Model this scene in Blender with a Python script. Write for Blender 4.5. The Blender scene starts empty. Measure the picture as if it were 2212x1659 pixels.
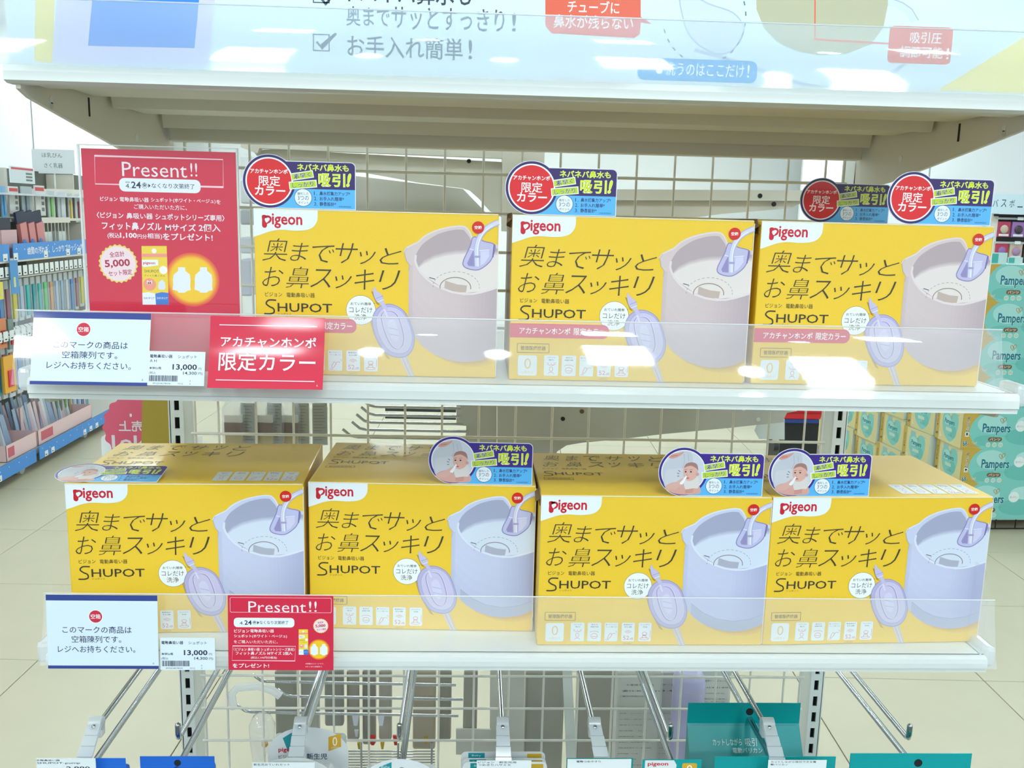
import bpy, bmesh, math, random
from mathutils import Vector, Matrix
from mathutils.geometry import tessellate_polygon
random.seed(7)
SC = bpy.context.scene
COL = SC.collection
# ------------------------------------------------------------------ camera
W, H = 2212, 1659
F_PX, YAW, PITCH, ROLL = 2019.9, -0.043952, 0.177748, 0.024866
CAM = Vector((-0.0573, -1.23618, 0.65763))
_fw = Vector((-math.sin(YAW)*math.cos(PITCH), math.cos(YAW)*math.cos(PITCH), -math.sin(PITCH)))
_rt = Vector((math.cos(YAW), math.sin(YAW), 0))
_up = _rt.cross(_fw)
RT = math.cos(ROLL)*_rt + math.sin(ROLL)*_up
UP = -math.sin(ROLL)*_rt + math.cos(ROLL)*_up
FW = _fw
cd = bpy.data.cameras.new('camera'); cam = bpy.data.objects.new('camera', cd); COL.objects.link(cam)
cd.sensor_fit = 'HORIZONTAL'; cd.sensor_width = 36; cd.lens = 36*F_PX/W; cd.clip_start = .02; cd.clip_end = 100
m = Matrix.Identity(4)
for i in range(3):
    m[i][0] = RT[i]; m[i][1] = UP[i]; m[i][2] = -FW[i]; m[i][3] = CAM[i]
cam.matrix_world = m
SC.camera = cam
SC.view_settings.view_transform = 'Standard'; SC.view_settings.look = 'None'
SC.view_settings.exposure = 0.37; SC.view_settings.gamma = 1.0; SC.view_settings.use_curve_mapping = False
SC.cycles.max_bounces = 12; SC.cycles.transparent_max_bounces = 24
# a survey of the photograph: points measured on known planes of the shop
def ray(x, y): return FW + (x-W/2)/F_PX*RT - (y-H/2)/F_PX*UP
def onX(x, y, X): d = ray(x, y); return CAM + d*((X-CAM.x)/d.x)
def onY(x, y, Y): d = ray(x, y); return CAM + d*((Y-CAM.y)/d.y)
def onZ(x, y, Z): d = ray(x, y); return CAM + d*((Z-CAM.z)/d.z)
# ------------------------------------------------------------------ world and ceiling lamps
wd = bpy.data.worlds.new('shop_ambient'); SC.world = wd; wd.use_nodes = True
wb = wd.node_tree.nodes['Background']; wb.inputs[0].default_value = (.82, .96, 1, 1); wb.inputs[1].default_value = .75
LAMP_STRENGTH = 48.0
CEIL = 2.24
FLOOR = -.76

def lin(c):
    return tuple((v/255/12.92 if v/255 <= .04045 else ((v/255+.055)/1.055)**2.4) for v in c[:3])
def mat(name, rgb, rough=.5, metal=0., coat=0., noise=0., nscale=60., bump=0., spec=.5, emit=None, estr=0., alpha=1.):
    m = bpy.data.materials.new(name); m.use_nodes = True; nt = m.node_tree; b = nt.nodes['Principled BSDF']
    c = (*lin(rgb), 1)
    b.inputs['Base Color'].default_value = c; b.inputs['Roughness'].default_value = rough
    b.inputs['Metallic'].default_value = metal; b.inputs['Coat Weight'].default_value = coat
    b.inputs['Coat Roughness'].default_value = .08; b.inputs['Specular IOR Level'].default_value = spec
    if noise or bump:
        t = nt.nodes.new('ShaderNodeTexNoise'); t.inputs['Scale'].default_value = nscale; t.inputs['Detail'].default_value = 4
        co = nt.nodes.new('ShaderNodeTexCoord'); nt.links.new(co.outputs['Object'], t.inputs['Vector'])
        if noise:
            mx = nt.nodes.new('ShaderNodeMix'); mx.data_type = 'RGBA'
            mx.inputs[6].default_value = tuple(v*(1-noise) for v in c[:3])+(1,); mx.inputs[7].default_value = tuple(min(1, v*(1+noise*.6)) for v in c[:3])+(1,)
            nt.links.new(t.outputs['Fac'], mx.inputs[0]); nt.links.new(mx.outputs[2], b.inputs['Base Color'])
        if bump:
            bp = nt.nodes.new('ShaderNodeBump'); bp.inputs['Strength'].default_value = bump; bp.inputs['Distance'].default_value = .001
            nt.links.new(t.outputs['Fac'], bp.inputs['Height']); nt.links.new(bp.outputs[0], b.inputs['Normal'])
    if emit:
        b.inputs['Emission Color'].default_value = (*lin(emit), 1); b.inputs['Emission Strength'].default_value = estr
    return m
def clear(name, haze, tint=(1, 1, 1), rough=.03, refl=1.45, hazecol=(.85, .9, .95)):
    m = bpy.data.materials.new(name); m.use_nodes = True; nt = m.node_tree; nt.nodes.clear()
    o = nt.nodes.new('ShaderNodeOutputMaterial'); tr = nt.nodes.new('ShaderNodeBsdfTransparent'); tr.inputs[0].default_value = (*tint, 1)
    df = nt.nodes.new('ShaderNodeBsdfDiffuse'); df.inputs[0].default_value = (*hazecol, 1)
    tl = nt.nodes.new('ShaderNodeBsdfTranslucent'); tl.inputs[0].default_value = (*hazecol, 1)
    a = nt.nodes.new('ShaderNodeMixShader'); a.inputs[0].default_value = .4
    nt.links.new(df.outputs[0], a.inputs[1]); nt.links.new(tl.outputs[0], a.inputs[2])
    mx = nt.nodes.new('ShaderNodeMixShader'); mx.inputs[0].default_value = haze
    nt.links.new(tr.outputs[0], mx.inputs[1]); nt.links.new(a.outputs[0], mx.inputs[2])
    gl = nt.nodes.new('ShaderNodeBsdfGlossy'); gl.inputs['Roughness'].default_value = rough
    # thin-sheet reflectance: f0 + (1 - f0) * facing^5, the same from both sides
    f0 = 2*((refl-1)/(refl+1))**2; lw = nt.nodes.new('ShaderNodeLayerWeight'); lw.inputs[0].default_value = .5
    pw = nt.nodes.new('ShaderNodeMath'); pw.operation = 'POWER'; pw.inputs[1].default_value = 5; nt.links.new(lw.outputs['Facing'], pw.inputs[0])
    fr = nt.nodes.new('ShaderNodeMath'); fr.operation = 'MULTIPLY_ADD'; fr.inputs[1].default_value = .8 if refl > 1.3 else .3; fr.inputs[2].default_value = f0; nt.links.new(pw.outputs[0], fr.inputs[0])
    m2 = nt.nodes.new('ShaderNodeMixShader'); nt.links.new(fr.outputs[0], m2.inputs[0])
    nt.links.new(mx.outputs[0], m2.inputs[1]); nt.links.new(gl.outputs[0], m2.inputs[2]); nt.links.new(m2.outputs[0], o.inputs[0])
    return m
def printed(name, rough=.35, coat=.0, grain=.0, spec=.5):
    """card or paper carrying flat print; the ink colours are stored per face"""
    m = bpy.data.materials.new(name); m.use_nodes = True; nt = m.node_tree; b = nt.nodes['Principled BSDF']
    at = nt.nodes.new('ShaderNodeAttribute'); at.attribute_name = 'ink'
    nt.links.new(at.outputs['Color'], b.inputs['Base Color'])
    b.inputs['Roughness'].default_value = rough; b.inputs['Coat Weight'].default_value = coat; b.inputs['Coat Roughness'].default_value = .06
    b.inputs['Specular IOR Level'].default_value = spec
    return m
M = dict(
    steel=mat('white_powder_steel', (222, 228, 224), .38, coat=.15, bump=.05, nscale=900),
    steel_warm=mat('ivory_powder_steel', (218, 215, 202), .45, noise=.03, nscale=8),
    grey_steel=mat('grey_powder_steel', (198, 197, 188), .5, noise=.04, nscale=10),
    wire=mat('ivory_coated_wire', (232, 230, 220), .4),
    chrome=mat('chrome', (190, 195, 200), .16, metal=1.),
    dark=mat('dark_recess', (18, 20, 24), .7),
    rubber=mat('black_rubber', (22, 24, 28), .5),
    board=mat('yellow_board', (234, 194, 50), .42, coat=.12, noise=.03, nscale=300, bump=.03),
    boardedge=mat('white_board_core', (224, 220, 208), .7),
    brownboard=mat('brown_corrugated_board', (120, 92, 58), .85, noise=.15, nscale=150),
    print_box=printed('box_print', .42, .12), print_card=printed('laminated_card_print', .32, .35), print_paper=printed('paper_print', .55),
    print_gloss=printed('film_print', .45, .6, spec=.3),
    plate=clear('clear_plate', .05, refl=1.12), acrylic=clear('clear_acrylic_guard', .22, hazecol=(.86, .92, .98)), film=clear('clear_film', .07, refl=1.25), frosted=clear('frosted_plastic', .58, rough=.2, hazecol=(.93, .97, 1.)),
    bag=clear('clear_bag_film', .22, rough=.12), guardup=clear('clear_sign_guard', .42, hazecol=(.70, .83, .92)),
    tile=mat('terrazzo_tile', (196, 190, 166), .42, spec=.3, noise=.07, nscale=5),
    grout=mat('dark_grout', (92, 92, 84), .8),
    wall=mat('white_wall', (246, 250, 250), .7, noise=.01, nscale=3),
    ceil=mat('white_ceiling', (236, 238, 236), .8, noise=.01, nscale=3),
    lamp=mat('lamp_diffuser', (255, 255, 255), .5, emit=(236, 250, 255), estr=LAMP_STRENGTH),
)
# ------------------------------------------------------------------ mesh helpers
class G:
    def __init__(s): s.v = []; s.f = []; s.sm = []
    def add(s, v, f, smooth=False):
        n = len(s.v); s.v += [tuple(p) for p in v]; s.f += [tuple(i+n for i in q) for q in f]; s.sm += [smooth]*len(f); return s
    def box(s, x0, x1, y0, y1, z0, z1, b=0.):
        if b:
            bm = bmesh.new(); r = bmesh.ops.create_cube(bm, size=1)
            for v in bm.verts: v.co = Vector(((x0+x1)/2+v.co.x*(x1-x0), (y0+y1)/2+v.co.y*(y1-y0), (z0+z1)/2+v.co.z*(z1-z0)))
            bmesh.ops.bevel(bm, geom=bm.edges[:], offset=b, segments=2, affect='EDGES', profile=.5)
            bm.verts.index_update()
            s.add([v.co[:] for v in bm.verts], [[v.index for v in f.verts] for f in bm.faces]); bm.free(); return s
        v = [(x, y, z) for z in (z0, z1) for y in (y0, y1) for x in (x0, x1)]
        return s.add(v, [(0, 2, 3, 1), (4, 5, 7, 6), (0, 1, 5, 4), (2, 6, 7, 3), (0, 4, 6, 2), (1, 3, 7, 5)])
    def tube(s, pts, r, n=8, cap=True):
        pts = [Vector(p) for p in pts]; rings = []; ref = None
        for i, p in enumerate(pts):
            a = pts[max(i-1, 0)]; b = pts[min(i+1, len(pts)-1)]; d = (b-a).normalized()
            if ref is None: ref = Vector((0, 0, 1)) if abs(d.z) < .9 else Vector((1, 0, 0))
            u = (ref-d*ref.dot(d)).normalized(); ref = u; w = d.cross(u)
            rr = r[i] if isinstance(r, (list, tuple)) else r
            rings.append([p+u*math.cos(t)*rr+w*math.sin(t)*rr for t in [2*math.pi*k/n for k in range(n)]])
        v = [q for g in rings for q in g]; f = []
        for i in range(len(rings)-1):
            for k in range(n): f.append((i*n+k, i*n+(k+1) % n, (i+1)*n+(k+1) % n, (i+1)*n+k))
        s.add(v, f, True)
        if cap: s.add([q for q in rings[0]], [tuple(reversed(range(n)))]); s.add([q for q in rings[-1]], [tuple(range(n))])
        return s
    def prism(s, pts, off):
        """flat polygon of 3-D points extruded by off"""
        pts = [Vector(p) for p in pts]; n = len(pts); off = Vector(off)
        tr = tessellate_polygon([pts]); s.add(pts+[p+off for p in pts], [tuple(t) for t in tr]+[tuple(n+i for i in reversed(t)) for t in tr]+[(i, (i+1) % n, n+(i+1) % n, n+i) for i in range(n)])
        return s
    def sweepx(s, prof, x0, x1, th=.0012, nx=1, smooth=True):
        """sheet with (y,z) profile running along x"""
        n = len(prof); v = []; f = []
        for i in range(nx+1):
            x = x0+(x1-x0)*i/nx
            v += [(x, y, z) for y, z in prof]
        for i in range(nx):
            for k in range(n-1): f.append((i*n+k, (i+1)*n+k, (i+1)*n+k+1, i*n+k+1))
        s.add(v, f, smooth); return s
    def sphere(s, c, r, nu=10, nv=6, sq=(1, 1, 1)):
        v = [(c[0], c[1], c[2]-r*sq[2])]; f = []
        for j in range(1, nv):
            t = math.pi*j/nv
            for i in range(nu):
                a = 2*math.pi*i/nu; v.append((c[0]+r*sq[0]*math.sin(t)*math.cos(a), c[1]+r*sq[1]*math.sin(t)*math.sin(a), c[2]-r*sq[2]*math.cos(t)))
        v.append((c[0], c[1], c[2]+r*sq[2])); L = len(v)-1
        for i in range(nu):
            f.append((0, 1+(i+1) % nu, 1+i))
            for j in range(nv-2): f.append((1+j*nu+i, 1+j*nu+(i+1) % nu, 1+(j+1)*nu+(i+1) % nu, 1+(j+1)*nu+i))
            f.append((L, 1+(nv-2)*nu+i, 1+(nv-2)*nu+(i+1) % nu))
        return s.add(v, f, True)
    def rot(s, M4):
        s.v = [tuple(M4 @ Vector(p)) for p in s.v]; return s
    def mesh(s, name, m):
        me = bpy.data.meshes.new(name); me.from_pydata(s.v, [], s.f); me.materials.append(m)
        for p, q in zip(me.polygons, s.sm): p.use_smooth = q
        me.update(); return me
    def build(s, name, m, parent=None, loc=None):
        o = bpy.data.objects.new(name, s.mesh(name, m if not isinstance(m, str) else M[m])); COL.objects.link(o)
        if parent: o.parent = parent
        if loc is not None: o.location = loc
        return o
_tc = bpy.data.curves.new('text_tool', 'FONT'); _to = bpy.data.objects.new('text_tool', _tc); COL.objects.link(_to)
_cache = {}
def glyphs(s, off=0., shear=0., res=2, sp=1.):
    k = (s, off, shear, res, sp)
    if k in _cache: return _cache[k]
    _tc.body = s; _tc.offset = off; _tc.shear = shear; _tc.resolution_u = res; _tc.space_character = sp
    dg = bpy.context.evaluated_depsgraph_get(); dg.update()
    e = _to.evaluated_get(dg); me = e.to_mesh()
    v = [(p.co.x, p.co.y) for p in me.vertices]; f = [tuple(p.vertices) for p in me.polygons]; e.to_mesh_clear()
    _cache[k] = (v, f); return v, f
EPS = .00007
class P:
    """flat print: layers of ink polygons in (u,v) millimetres, seen from -y"""
    def __init__(s): s.v = []; s.f = []; s.c = []
    def tri(s, v, f, col, L):
        n = len(s.v); s.v += [(a, b, L) for a, b in v]; s.f += [tuple(i+n for i in q) for q in f]; s.c += [lin(col)]*len(f)
    def poly(s, pts, col, L=1):
        pts = [(p[0], p[1]) for p in pts]
        s.tri(pts, [tuple(t) for t in tessellate_polygon([[Vector((a, b, 0)) for a, b in pts]])], col, L); return s
    def rect(s, x0, y0, x1, y1, col, L=1, r=0., n=4):
        if r <= 0: return s.poly([(x0, y0), (x1, y0), (x1, y1), (x0, y1)], col, L)
        return s.poly(rr(x0, y0, x1, y1, r, n), col, L)
    def circ(s, cx, cy, r, col, L=1, ry=None, n=40, a=0.):
        return s.poly(ell(cx, cy, r, ry or r, n, a), col, L)
    def line(s, pts, w, col, L=1, closed=False):
        pts = [Vector((p[0], p[1])) for p in pts]; n = len(pts); l = []; r = []
        for i in range(n):
            a = pts[(i-1) % n] if (closed or i > 0) else pts[i]; b = pts[(i+1) % n] if (closed or i < n-1) else pts[i]
            d = (b-a)
            if d.length < 1e-9: d = Vector((1, 0))
            d.normalize(); q = Vector((-d.y, d.x))
            d1 = (pts[i]-a); d1 = d1.normalized() if d1.length > 1e-9 else d
            q1 = Vector((-d1.y, d1.x)); k = 1/max(.5, q.dot(q1)); q = q*w/2*k
            l.append(pts[i]+q); r.append(pts[i]-q)
        m = n if closed else n-1
        s.tri([tuple(p) for p in l+r], [(i, n+i, n+(i+1) % n, (i+1) % n) for i in range(m)], col, L); return s
    def text(s, t, x0, y0, x1, y1, col, L=2, off=0., shear=0., rot=0., res=2, sp=1., out=None, oc=None, keep=False):
        if out:   # outline first
            v0, _ = glyphs(t, off, shear, res, sp)
            w0 = max(p[0] for p in v0)-min(p[0] for p in v0); g = out*2*(x1-x0)/w0/2
            s.text(t, x0-g, y0-g, x1+g, y1+g, oc, L, off+out, shear, rot, res, sp); L += 1
        v, f = glyphs(t, off, shear, res, sp)
        if not v: return s
        a0 = min(p[0] for p in v); a1 = max(p[0] for p in v); b0 = min(p[1] for p in v); b1 = max(p[1] for p in v)
        sx = (x1-x0)/(a1-a0); sy = (y1-y0)/(b1-b0) if b1 > b0 else 1
        if keep: sy = sx; y0 = (y0+y1)/2-(b1-b0)*sy/2
        q = [(x0+(p[0]-a0)*sx, y0+(p[1]-b0)*sy) for p in v]
        if rot:
            cx, cy = (x0+x1)/2, (y0+y1)/2; c, n = math.cos(rot), math.sin(rot)
            q = [(cx+(a-cx)*c-(b-cy)*n, cy+(a-cx)*n+(b-cy)*c) for a, b in q]
        s.tri(q, f, col, L); return s
    def mesh(s, name, m, eps=EPS, flip=False):
        me = bpy.data.meshes.new(name)
        me.from_pydata([(a/1000, -L*eps, b/1000) for a, b, L in s.v], [], s.f); me.materials.append(m)
        at = me.attributes.new('ink', 'FLOAT_COLOR', 'CORNER'); d = []
        for p in me.polygons: d += list((*s.c[p.index], 1))*p.loop_total
        at.data.foreach_set('color', d); me.update(); return me
    def build(s, name, m, parent=None, loc=(0, 0, 0), rot=(0, 0, 0), eps=EPS):
        o = bpy.data.objects.new(name, s.mesh(name, M[m] if isinstance(m, str) else m, eps)); COL.objects.link(o)
        if parent: o.parent = parent
        o.location = loc; o.rotation_euler = rot; return o
def ell(cx, cy, rx, ry, n=40, a=0., t0=0., t1=2*math.pi, closed=True):
    r = []
    for i in range(n):
        t = t0+(t1-t0)*i/(n if closed else n-1); x, y = rx*math.cos(t), ry*math.sin(t)
        r.append((cx+x*math.cos(a)-y*math.sin(a), cy+x*math.sin(a)+y*math.cos(a)))
    return r
def rr(x0, y0, x1, y1, r, n=4, which=(1, 1, 1, 1)):
    p = []
    for (cx, cy, a), w in zip([(x0+r, y0+r, math.pi), (x1-r, y0+r, 1.5*math.pi), (x1-r, y1-r, 0), (x0+r, y1-r, .5*math.pi)], which):
        if w: p += [(cx+r*math.cos(a+math.pi/2*i/n), cy+r*math.sin(a+math.pi/2*i/n)) for i in range(n+1)]
        else: p.append((x0 if cx < (x0+x1)/2 else x1, y0 if cy < (y0+y1)/2 else y1))
    return p
def smooth(pts, n=5, closed=True):
    """Catmull-Rom through pts"""
    out = []; m = len(pts)
    for i in range(m if closed else m-1):
        g = lambda k: pts[k % m] if closed else pts[min(max(k, 0), m-1)]
        p0, p1, p2, p3 = g(i-1), g(i), g(i+1), g(i+2)
        for j in range(n):
            t = j/n
            out.append(tuple(.5*((2*p1[d])+(-p0[d]+p2[d])*t+(2*p0[d]-5*p1[d]+4*p2[d]-p3[d])*t*t+(-p0[d]+3*p1[d]-3*p2[d]+p3[d])*t**3) for d in (0, 1)))
    if not closed: out.append(pts[-1])
    return out
def tag(o, label=None, cat=None, group=None, kind=None):
    if label: o['label'] = label
    if cat: o['category'] = cat
    if group: o['group'] = group
    if kind: o['kind'] = kind
    return o
def thing(name, label, cat, loc=(0, 0, 0), rz=0, group=None):
    o = bpy.data.objects.new(name, None); COL.objects.link(o); o.empty_display_size = .02
    o.location = loc; o.rotation_euler = (0, 0, rz); return tag(o, label, cat, group)
def dup(o, loc, rz=0, label=None, group=None):
    """copy of a thing with copies of its parts and sub-parts"""
    c = o.copy(); COL.objects.link(c); c.location = loc; c.rotation_euler = (0, 0, rz)
    if label: c['label'] = label
    if group: c['group'] = group
    for ch in list(o.children):
        d = ch.copy(); COL.objects.link(d); d.parent = c
        for g in list(ch.children):
            e = g.copy(); COL.objects.link(e); e.parent = d
    return c
# ------------------------------------------------------------------ room shell
TILT = math.radians(-2.2)
fl = G().box(-6, 6, -7, 8.5, FLOOR-.05, FLOOR-.006).build('floor', 'grout'); tag(fl, kind='structure')
tm = G().box(-.2985, .2985, -.2985, .2985, -.006, 0, b=.0015).mesh('tile', M['tile'])
R2 = Matrix.Rotation(TILT, 4, 'Z')
for i in range(-6, 8):
    for j in range(-1, 13):
        p = R2 @ Vector((.69+.6*i-.3, 1.0+.6*j, 0)); p = R2 @ Vector((-1.47+.3+.6*i*1.0+.0, 1.52+.6*(j-1)-.3, 0))
        if -5.4 < p.x < 5.4 and p.y > -.2:
            o = bpy.data.objects.new('tile', tm); COL.objects.link(o); o.parent = fl; o.location = (p.x, p.y, FLOOR); o.rotation_euler = (0, 0, TILT)
tag(G().box(-6, 6, 8.5, 8.6, FLOOR-.05, CEIL).build('wall_back', 'wall'), kind='structure')
tag(G().box(-6, 6, -7, 8.6, CEIL, CEIL+.05).build('ceiling', 'ceil'), kind='structure')
tag(G().box(-6, 6, 8.482, 8.5, FLOOR, FLOOR+.08).build('baseboard_back', mat('grey_vinyl_skirting', (120, 118, 110), .6)), kind='structure')
# lamps: square panels and round downlights in rows
frame_m = M['steel']
def square_lamp():
    t = thing('ceiling_light', 'square ceiling light panel out of frame above the aisle', 'ceiling light', group='square ceiling light panels')
    G().box(-.19, .19, -.19, .19, -.02, 0).build('frame', frame_m, t)
    G().box(-.17, .17, -.17, .17, -.026, -.019).build('diffuser', 'lamp', t); return t
def round_lamp():
    t = thing('downlight', 'round ceiling downlight out of frame above the aisle', 'ceiling light', group='round ceiling downlights')
    g = G(); g.tube([(0, 0, -.015), (0, 0, 0)], .075, 24); g.build('frame', frame_m, t)
    g = G(); g.tube([(0, 0, -.021), (0, 0, -.014)], .062, 24); g.build('diffuser', 'lamp', t); return t
sq = square_lamp(); rd = round_lamp(); first = [1, 1]
def lamp(kind, x, y):
    src = sq if kind == 's' else rd; k = 0 if kind == 's' else 1
    if first[k]: src.location = (x, y, CEIL); first[k] = 0
    else: dup(src, (x, y, CEIL))
for (x, y) in [(-1.15, -4.25), (.74, -4.35), (1.86, -4.15), (-2.42, -4.3), (3.6, -4.2), (-1.3, -5.9), (.9, -5.9), (2.9, -5.9), (-2.2, -1.4), (0, -1.7), (2.2, -1.4), (-2.2, .9), (2.3, .9), (-2.6, 3.4), (-.3, 3.2), (2.6, 3.4), (-2.6, 6), (0, 6), (2.6, 6), (-3.6, 7.3), (-.8, 7.4), (3.4, 7.3), (-4.2, 4.6), (4.0, 4.8), (.7, -2.9), (-1.9, -2.8)]: lamp('s', x, y)  # the squares nearest the back wall are extras, added to brighten that wall
for (x, y) in [(.08, -4.3), (1.42, -4.1), (-.6, -4.3), (-2.9, -4.4), (2.6, -3.1), (-.35, -5.4), (2.1, -5.4)]: lamp('r', x, y)
# ------------------------------------------------------------------ display unit: posts, wire panel, shelves
GD = FLOOR
un = thing('display_gondola', 'white steel end display unit with slotted posts and wire back panel', 'display rack', (0, 0, FLOOR))
def L(z): return z-FLOOR
for s in (-1, 1):
    g = G(); xs = .449*s
    g.box(xs-.0085, xs-.0032, 0, .002, L(-.76), L(.95)); g.box(xs+.0032, xs+.0085, 0, .002, L(-.76), L(.95))
    k = -30
    while .025*k < .93:
        z = .0075+.025*k
        g.box(xs-.0032, xs+.0032, 0, .002, L(z), L(z+.0095)); k += 1
    xi = xs-.0085*s; xo = xs+.012*s
    g.box(min(xi, xi+.0015*s), max(xi, xi+.0015*s), .002, .045, L(-.76), L(.95))
    g.box(min(xo, xo-.0015*s), max(xo, xo-.0015*s), .002, .045, L(-.76), L(.95))
    g.box(min(xi, xo), max(xi, xo), .043, .045, L(-.76), L(.95))
    p = g.build('post', 'steel', un)
    G().box(xs-.0065, xs+.0065, .012, .014, L(-.7), L(.94)).build('slot_shadow', 'dark', p)
g = G().box(-.47, .47, -.02, .45, 0, .12, b=.004).build('base', 'steel_warm', un)
# wire back panel
wp = bpy.data.objects.new('wire_panel', None); COL.objects.link(wp); wp.parent = un; wp.location = (0, 0, -FLOOR)
vm = G().tube([(0, 0, -.62), (0, 0, .93)], .0016, 6).mesh('vertical_wire', M['wire'])
for k in range(-8, 9):
    x = .0035+.05*k; o = bpy.data.objects.new('vertical_wire', vm); COL.objects.link(o); o.parent = wp; o.location = (x, .008, 0)
hm = G().tube([(-.432, 0, 0), (.432, 0, 0)], .0020, 6).mesh('horizontal_wire', M['wire'])
for k in range(-12, 19):
    o = bpy.data.objects.new('horizontal_wire', hm); COL.objects.link(o); o.parent = wp; o.location = (0, .0045, .0098+.05*k)
for s in (-1, 1): G().tube([(.428*s, .008, -.62), (.428*s, .008, .93)], .0022, 6).build('edge_wire', 'wire', wp)
def profile_lip(z, h=.018, step=.004):   # front lip section (y,z), box section open at back
    return [(-.398, z), (-.403, z), (-.4065, z-.002), (-.4075, z-.006), (-.4075, z-h+step+.001), (-.4055, z-h+step), (-.4055, z-h), (-.398, z-h)]
def shelf(name, label, z, h, under=True):
    t = thing(name, label, 'shelf', (0, 0, z))
    g = G(); g.box(-.445, .445, -.40, -.006, -.0015, 0); g.build('deck', 'steel', t)
    g = G(); pr = profile_lip(0, h); n = len(pr); v = []; f = []
    g.sweepx(pr, -.4495, .4495, smooth=False)
    for x in (-.4495, .4495): g.add([(x, a, b) for a, b in pr], [tuple(range(n))])
    g.build('front_lip', 'steel', t)
    for s in (-1, 1):   # end caps and brackets
        x0 = .4465*s
        g = G(); g.prism([(x0, -.400, 0), (x0, -.004, 0), (x0, -.004, -.018), (x0, -.400, -.018)], (.003*s, 0, 0)); g.build('side_flange', 'steel', t)
        xb = .4395*s
        g = G(); g.prism([(xb, -.395, -.0165), (xb, -.002, -.0165), (xb, .006, -.062), (xb, -.03, -.062), (xb, -.14, -.048), (xb, -.30, -.034), (xb, -.385, -.026)], (.0035*s, 0, 0))
        b = g.build('bracket', 'steel_warm', t)
        g = G(); g.box(min(.449*s, .461*s), max(.449*s, .461*s), -.402, -.368, -.013, .008, b=.004); g.build('end_cap', 'frosted', t)
    if under:
        g = G()
        for y0, w, d in ((-.36, .075, .012), (-.235, .07, .010), (-.09, .055, .014)):
            g.prism([(-.436, y0, -.0015), (-.436, y0+.008, -d), (-.436, y0+w-.008, -d), (-.436, y0+w, -.0015)], (.872, 0, 0))
        g.build('stiffener', 'steel_warm', t)
        G().box(-.436, .436, -.034, -.018, -.026, -.0015, b=.002).build('rear_flange', 'steel_warm', t)
    return t
sh_mid = shelf('steel_shelf', 'upper white steel shelf carrying three yellow boxes and the red poster', .5065, .0185)
sh_low = shelf('steel_shelf', 'lower white steel shelf carrying four yellow boxes', .2456, .0156)
# top shelf: seen from below
ts = thing('steel_shelf', 'topmost white steel shelf seen from below, carrying the big sign', 'shelf', (0, 0, .7745))
G().box(-.445, .47, -.40, -.006, -.0015, 0).build('deck', 'steel_warm', ts)
g = G(); pr = [(-.398, 0), (-.404, 0), (-.409, -.003), (-.410, -.008), (-.410, -.0155), (-.404, -.0175), (-.392, -.0175), (-.392, -.012)]
g.sweepx(pr, -.4505, .47, smooth=False); g.add([(-.4505, a, b) for a, b in pr], [tuple(range(len(pr)))]); g.build('front_lip', 'steel', ts)
g = G()
for y0, w, d in ((-.385, .03, .016), (-.335, .085, .010), (-.215, .02, .016), (-.18, .075, .012), (-.055, .012, .022)):
    g.prism([(-.436, y0, -.0015), (-.436, y0+.006, -d), (-.436, y0+w-.006, -d), (-.436, y0+w, -.0015)], (.872, 0, 0))
g.build('stiffener', 'steel_warm', ts)
G().box(-.436, .436, -.030, -.008, -.036, -.0015, b=.002).build('rear_flange', 'steel_warm', ts)
for s in (-1, 1):
    xb = .4405*s
    g = G(); g.prism([(xb, -.40, -.002), (xb, -.002, -.002), (xb, .004, -.075), (xb, -.10, -.066), (xb, -.169, -.057), (xb, -.3156, -.037), (xb, -.385, -.027), (xb, -.402, -.0215)], (.004*s, 0, 0))
    b = g.build('bracket', 'steel_warm', ts)
    for y, z, r in ((-.345, -.024, .0035), (-.13, -.040, .0045), (-.345, -.029, .003)):
        gg = G(); gg.tube([(xb-.0006*s, y, z), (xb+.0002*s, y, z)], r, 12)
        gg.build('screw_hole', 'steel' if r > .003 else 'grey_steel', b)
    gg = G(); gg.box(min(xb, xb-.0007*s), max(xb, xb-.0007*s), -.262, -.259, -.030, -.012); gg.build('slit', 'dark', b)
# ------------------------------------------------------------------ clear guards along the shelf fronts
def guard(label, z, top, x0, x1, m='acrylic', y=-.4085, base=0.):
    if m == 'guardup': pr = [(y-.0080, z-.004), (y-.00715, z+.003), (y-.00636, z+.010), (y-.00568, z+.017), (y-.00508, z+.025), (y-.00475, z+.033), (y-.00468, z+.041), (y-.0047, top)]
    else: pr = [(y-.0160, z-.003+base), (y-.0134, z+.005), (y-.0108, z+.013), (y-.0082, z+.0215), (y-.0057, z+.030), (y-.0032, z+.039), (y-.0009, z+.048), (y+.0012, top)]
    pr = [p for p in pr if p[1] <= top]
    t = thing('shelf_guard', label, 'shelf guard')
    g = G(); g.sweepx(pr, x0, x1, nx=2); g.build('clear_sheet', m, t)
    g = G(); g.tube([(x0, pr[-1][0], pr[-1][1]), (x1, pr[-1][0], pr[-1][1])], .0007, 6); g.build('polished_edge', 'frosted', t)
    return t, pr
gm, prof_mid = guard('clear curved acrylic guard along the front of the upper shelf', .5065, .5665, -.455, .425)
gl, prof_low = guard('clear acrylic guard along the front of the lower shelf', .2456, .3055, -.447, .449)
# back sheet of the upper guard, a little shorter (the second line seen in it)
G().sweepx([(-.4005, .508), (-.398, .5615)], -.425, .428).build('inner_sheet', 'film', gm)
gt, prof_top = guard('clear acrylic guard along the front of the topmost shelf, before the big sign', .7745, .8235, -.455, .47, 'guardup', y=-.4085)
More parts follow.
